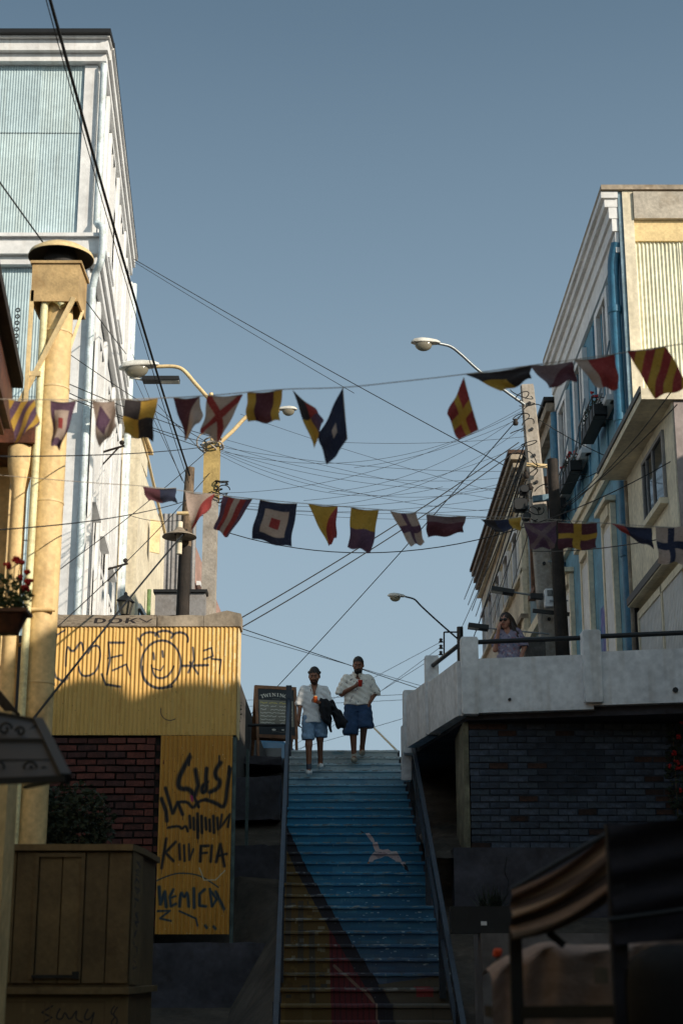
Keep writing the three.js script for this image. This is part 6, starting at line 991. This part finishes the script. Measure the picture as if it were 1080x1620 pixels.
{ // woman on the terrace
  const p = at(806, 1045, 25), y0 = p.y - .86;
  const tex = canvasTex(256, 256, (x, w, h) => { x.fillStyle = '#8a8396'; x.fillRect(0, 0, w, h); for (let i = 0; i < 90; i++) { x.globalAlpha = rr(.5, .9); x.fillStyle = ['#94606a', '#5b7090', '#b9b0b4', '#6a6078', '#46597a', '#a88790'][(rnd() * 6) | 0]; x.beginPath(); x.ellipse(rnd() * w, rnd() * h, rr(5, 18), rr(4, 12), rr(0, 3), 0, 7); x.fill(); } x.globalAlpha = 1; });
  tex.wrapS = tex.wrapT = THREE.RepeatWrapping; tex.repeat.set(2.2, 2.2);
  const P = person('person', 'woman with sunglasses and long brown hair in a floral top leaning behind the parapet', [p.x - .01, y0, p.z], {
    ry: -.35, skinMat: MT.skinW, lo: [-.4, .0, -.3], hi: [.45, 1.55, .42],
    skin: [[[-.08, .9, 0], [-.08, .48, .03], .09, .06], [[-.08, .48, .03], [-.08, .08, 0], .055, .035], [[.08, .9, 0], [.08, .48, .03], .09, .06], [[.08, .48, .03], [.08, .08, 0], .055, .035], [[0, .95, 0], [0, 1.28, -.02], .12, .11], [[0, 1.3, -.01], [-.02, 1.46, .02], .048, .045],
      [[-.15, 1.31, -.02], [-.2, 1.03, .1], .046, .038], [[-.2, 1.03, .1], [-.12, 1.34, .16], .037, .026], [[.15, 1.31, -.02], [.25, 1.06, -.02], .046, .04], [[.25, 1.06, -.02], [.2, .82, .12], .038, .026], [[-.15, 1.32, -.02], [.15, 1.32, -.02], .045, .045]],
    head: { c: [-.03, 1.5, .04], tilt: .12, turn: -.15 }, noEyes: true, lip: 0x9a3d3a,
    hands: [[[-.12, 1.34, .16], [.15, 1, -.1], [.6, 0, -.8], .6, 1], [[.2, .82, .12], [-.2, -1, .2], [-1, 0, .2], .4, -1]],
    headParts: [['hair', (x, y, z) => { const t = Math.max(ell(x, y, z, [0, .03, -.025], [.092, .1, .1]), -(y - .035 + (z < .035 ? .3 : 0))), l = cap(x, y, z, [.055, .0, -.05], [.15, -.24, -.02], .06, .055), m = cap(x, y, z, [-.06, .0, -.05], [-.07, -.17, -.05], .05, .04), b = cap(x, y, z, [0, 0, -.07], [.03, -.22, -.08], .06, .07); return smin(smin(t, l, .03), Math.min(m, b), .03) + .006 * Math.sin(x * 120 + y * 30 + z * 80); }, [-.17, -.34, -.2], [.25, .16, .13], .0065, MT.hairBrown]],
    parts: [['top', (x, y, z) => { const t = stack([[.84, .215, .16, 0, 0], [1.0, .185, .145, 0, 0], [1.17, .18, .155, 0, .01], [1.3, .175, .11, 0, -.02], [1.37, .12, .08, 0, -.02]])(x, y, z), sl = Math.max(Math.min(cap(x, y, z, [-.145, 1.31, -.02], [-.19, 1.13, .06], .07, .075), cap(x, y, z, [.145, 1.31, -.02], [.235, 1.1, -.02], .07, .085)), 1.08 - y); let d = smin(t, sl, .05) + wr(x, y, z, 5); if (z > 0) d = Math.max(d, Math.min(.02, (y - 1.26 - Math.abs(x) * 1.6) * .25)); return d; }, [-.32, .8, -.22], [.38, 1.4, .24], .009, new THREE.MeshPhysicalMaterial({ map: tex, roughness: .9 })],
      ['trousers', (x, y, z) => Math.max(smin(smin(cap(x, y, z, [-.09, .86, 0], [-.085, .1, .01], .115, .08), cap(x, y, z, [.09, .86, 0], [.085, .1, .01], .115, .08), .02), stack([[.78, .2, .14, 0, 0], [.9, .18, .13, 0, 0]])(x, y, z), .03), y - .9, .06 - y), [-.24, .0, -.2], [.24, 1, .2], .011, surf(0x131317, { p: .2, m: .3 })],
      ['shoe', shoeF([-.08, 0, .03], -1), [-.18, -.02, -.1], [.02, .18, .26], .009, MT.black], ['shoe', shoeF([.08, 0, .03], 1), [-.02, -.02, -.1], [.18, .18, .26], .009, MT.black]],
  });
  const gl = flat(0x0c0c0e, .1); const f = P.face('sunglasses', [-1, 1].flatMap(s => [new THREE.SphereGeometry(1, 14, 10).scale(.03, .023, .009).translate(s * .033, .014, .1), rod(V(s * .06, .02, .095), V(s * .082, .018, -.01), .004)]).concat([rod(V(-.012, .02, .106), V(.012, .02, .106), .004)]), gl);
  const bag = thing('grey_lidded_box', 'dark grey box shape standing behind the woman on the pavement', 'box'), q0 = at(830, 1012, 25.3), q1 = at(858, 1040, 25.3); mesh('box', [cbx(q0.x, q1.x + .05, 5.5, q0.y, -25.6, -25.3, .02)], surf(0x55524f, { p: .2, m: .6 }), bag); mesh('lid', [bx(q0.x - .02, q1.x + .07, q0.y + .003, q0.y + .04, -25.63, -25.27)], MT.grey, bag);  // plain dark grey box with a lid behind the woman
  const st = thing('woman_step', 'low concrete step the woman stands on behind the parapet', 'step', [p.x, 5.5, p.z]); mesh('block', [bx(-.4, .4, .003, Math.max(.02, y0 - 5.5), -.35, .35)], MT.concrete, st);
}

renderer.render(scene, camera);
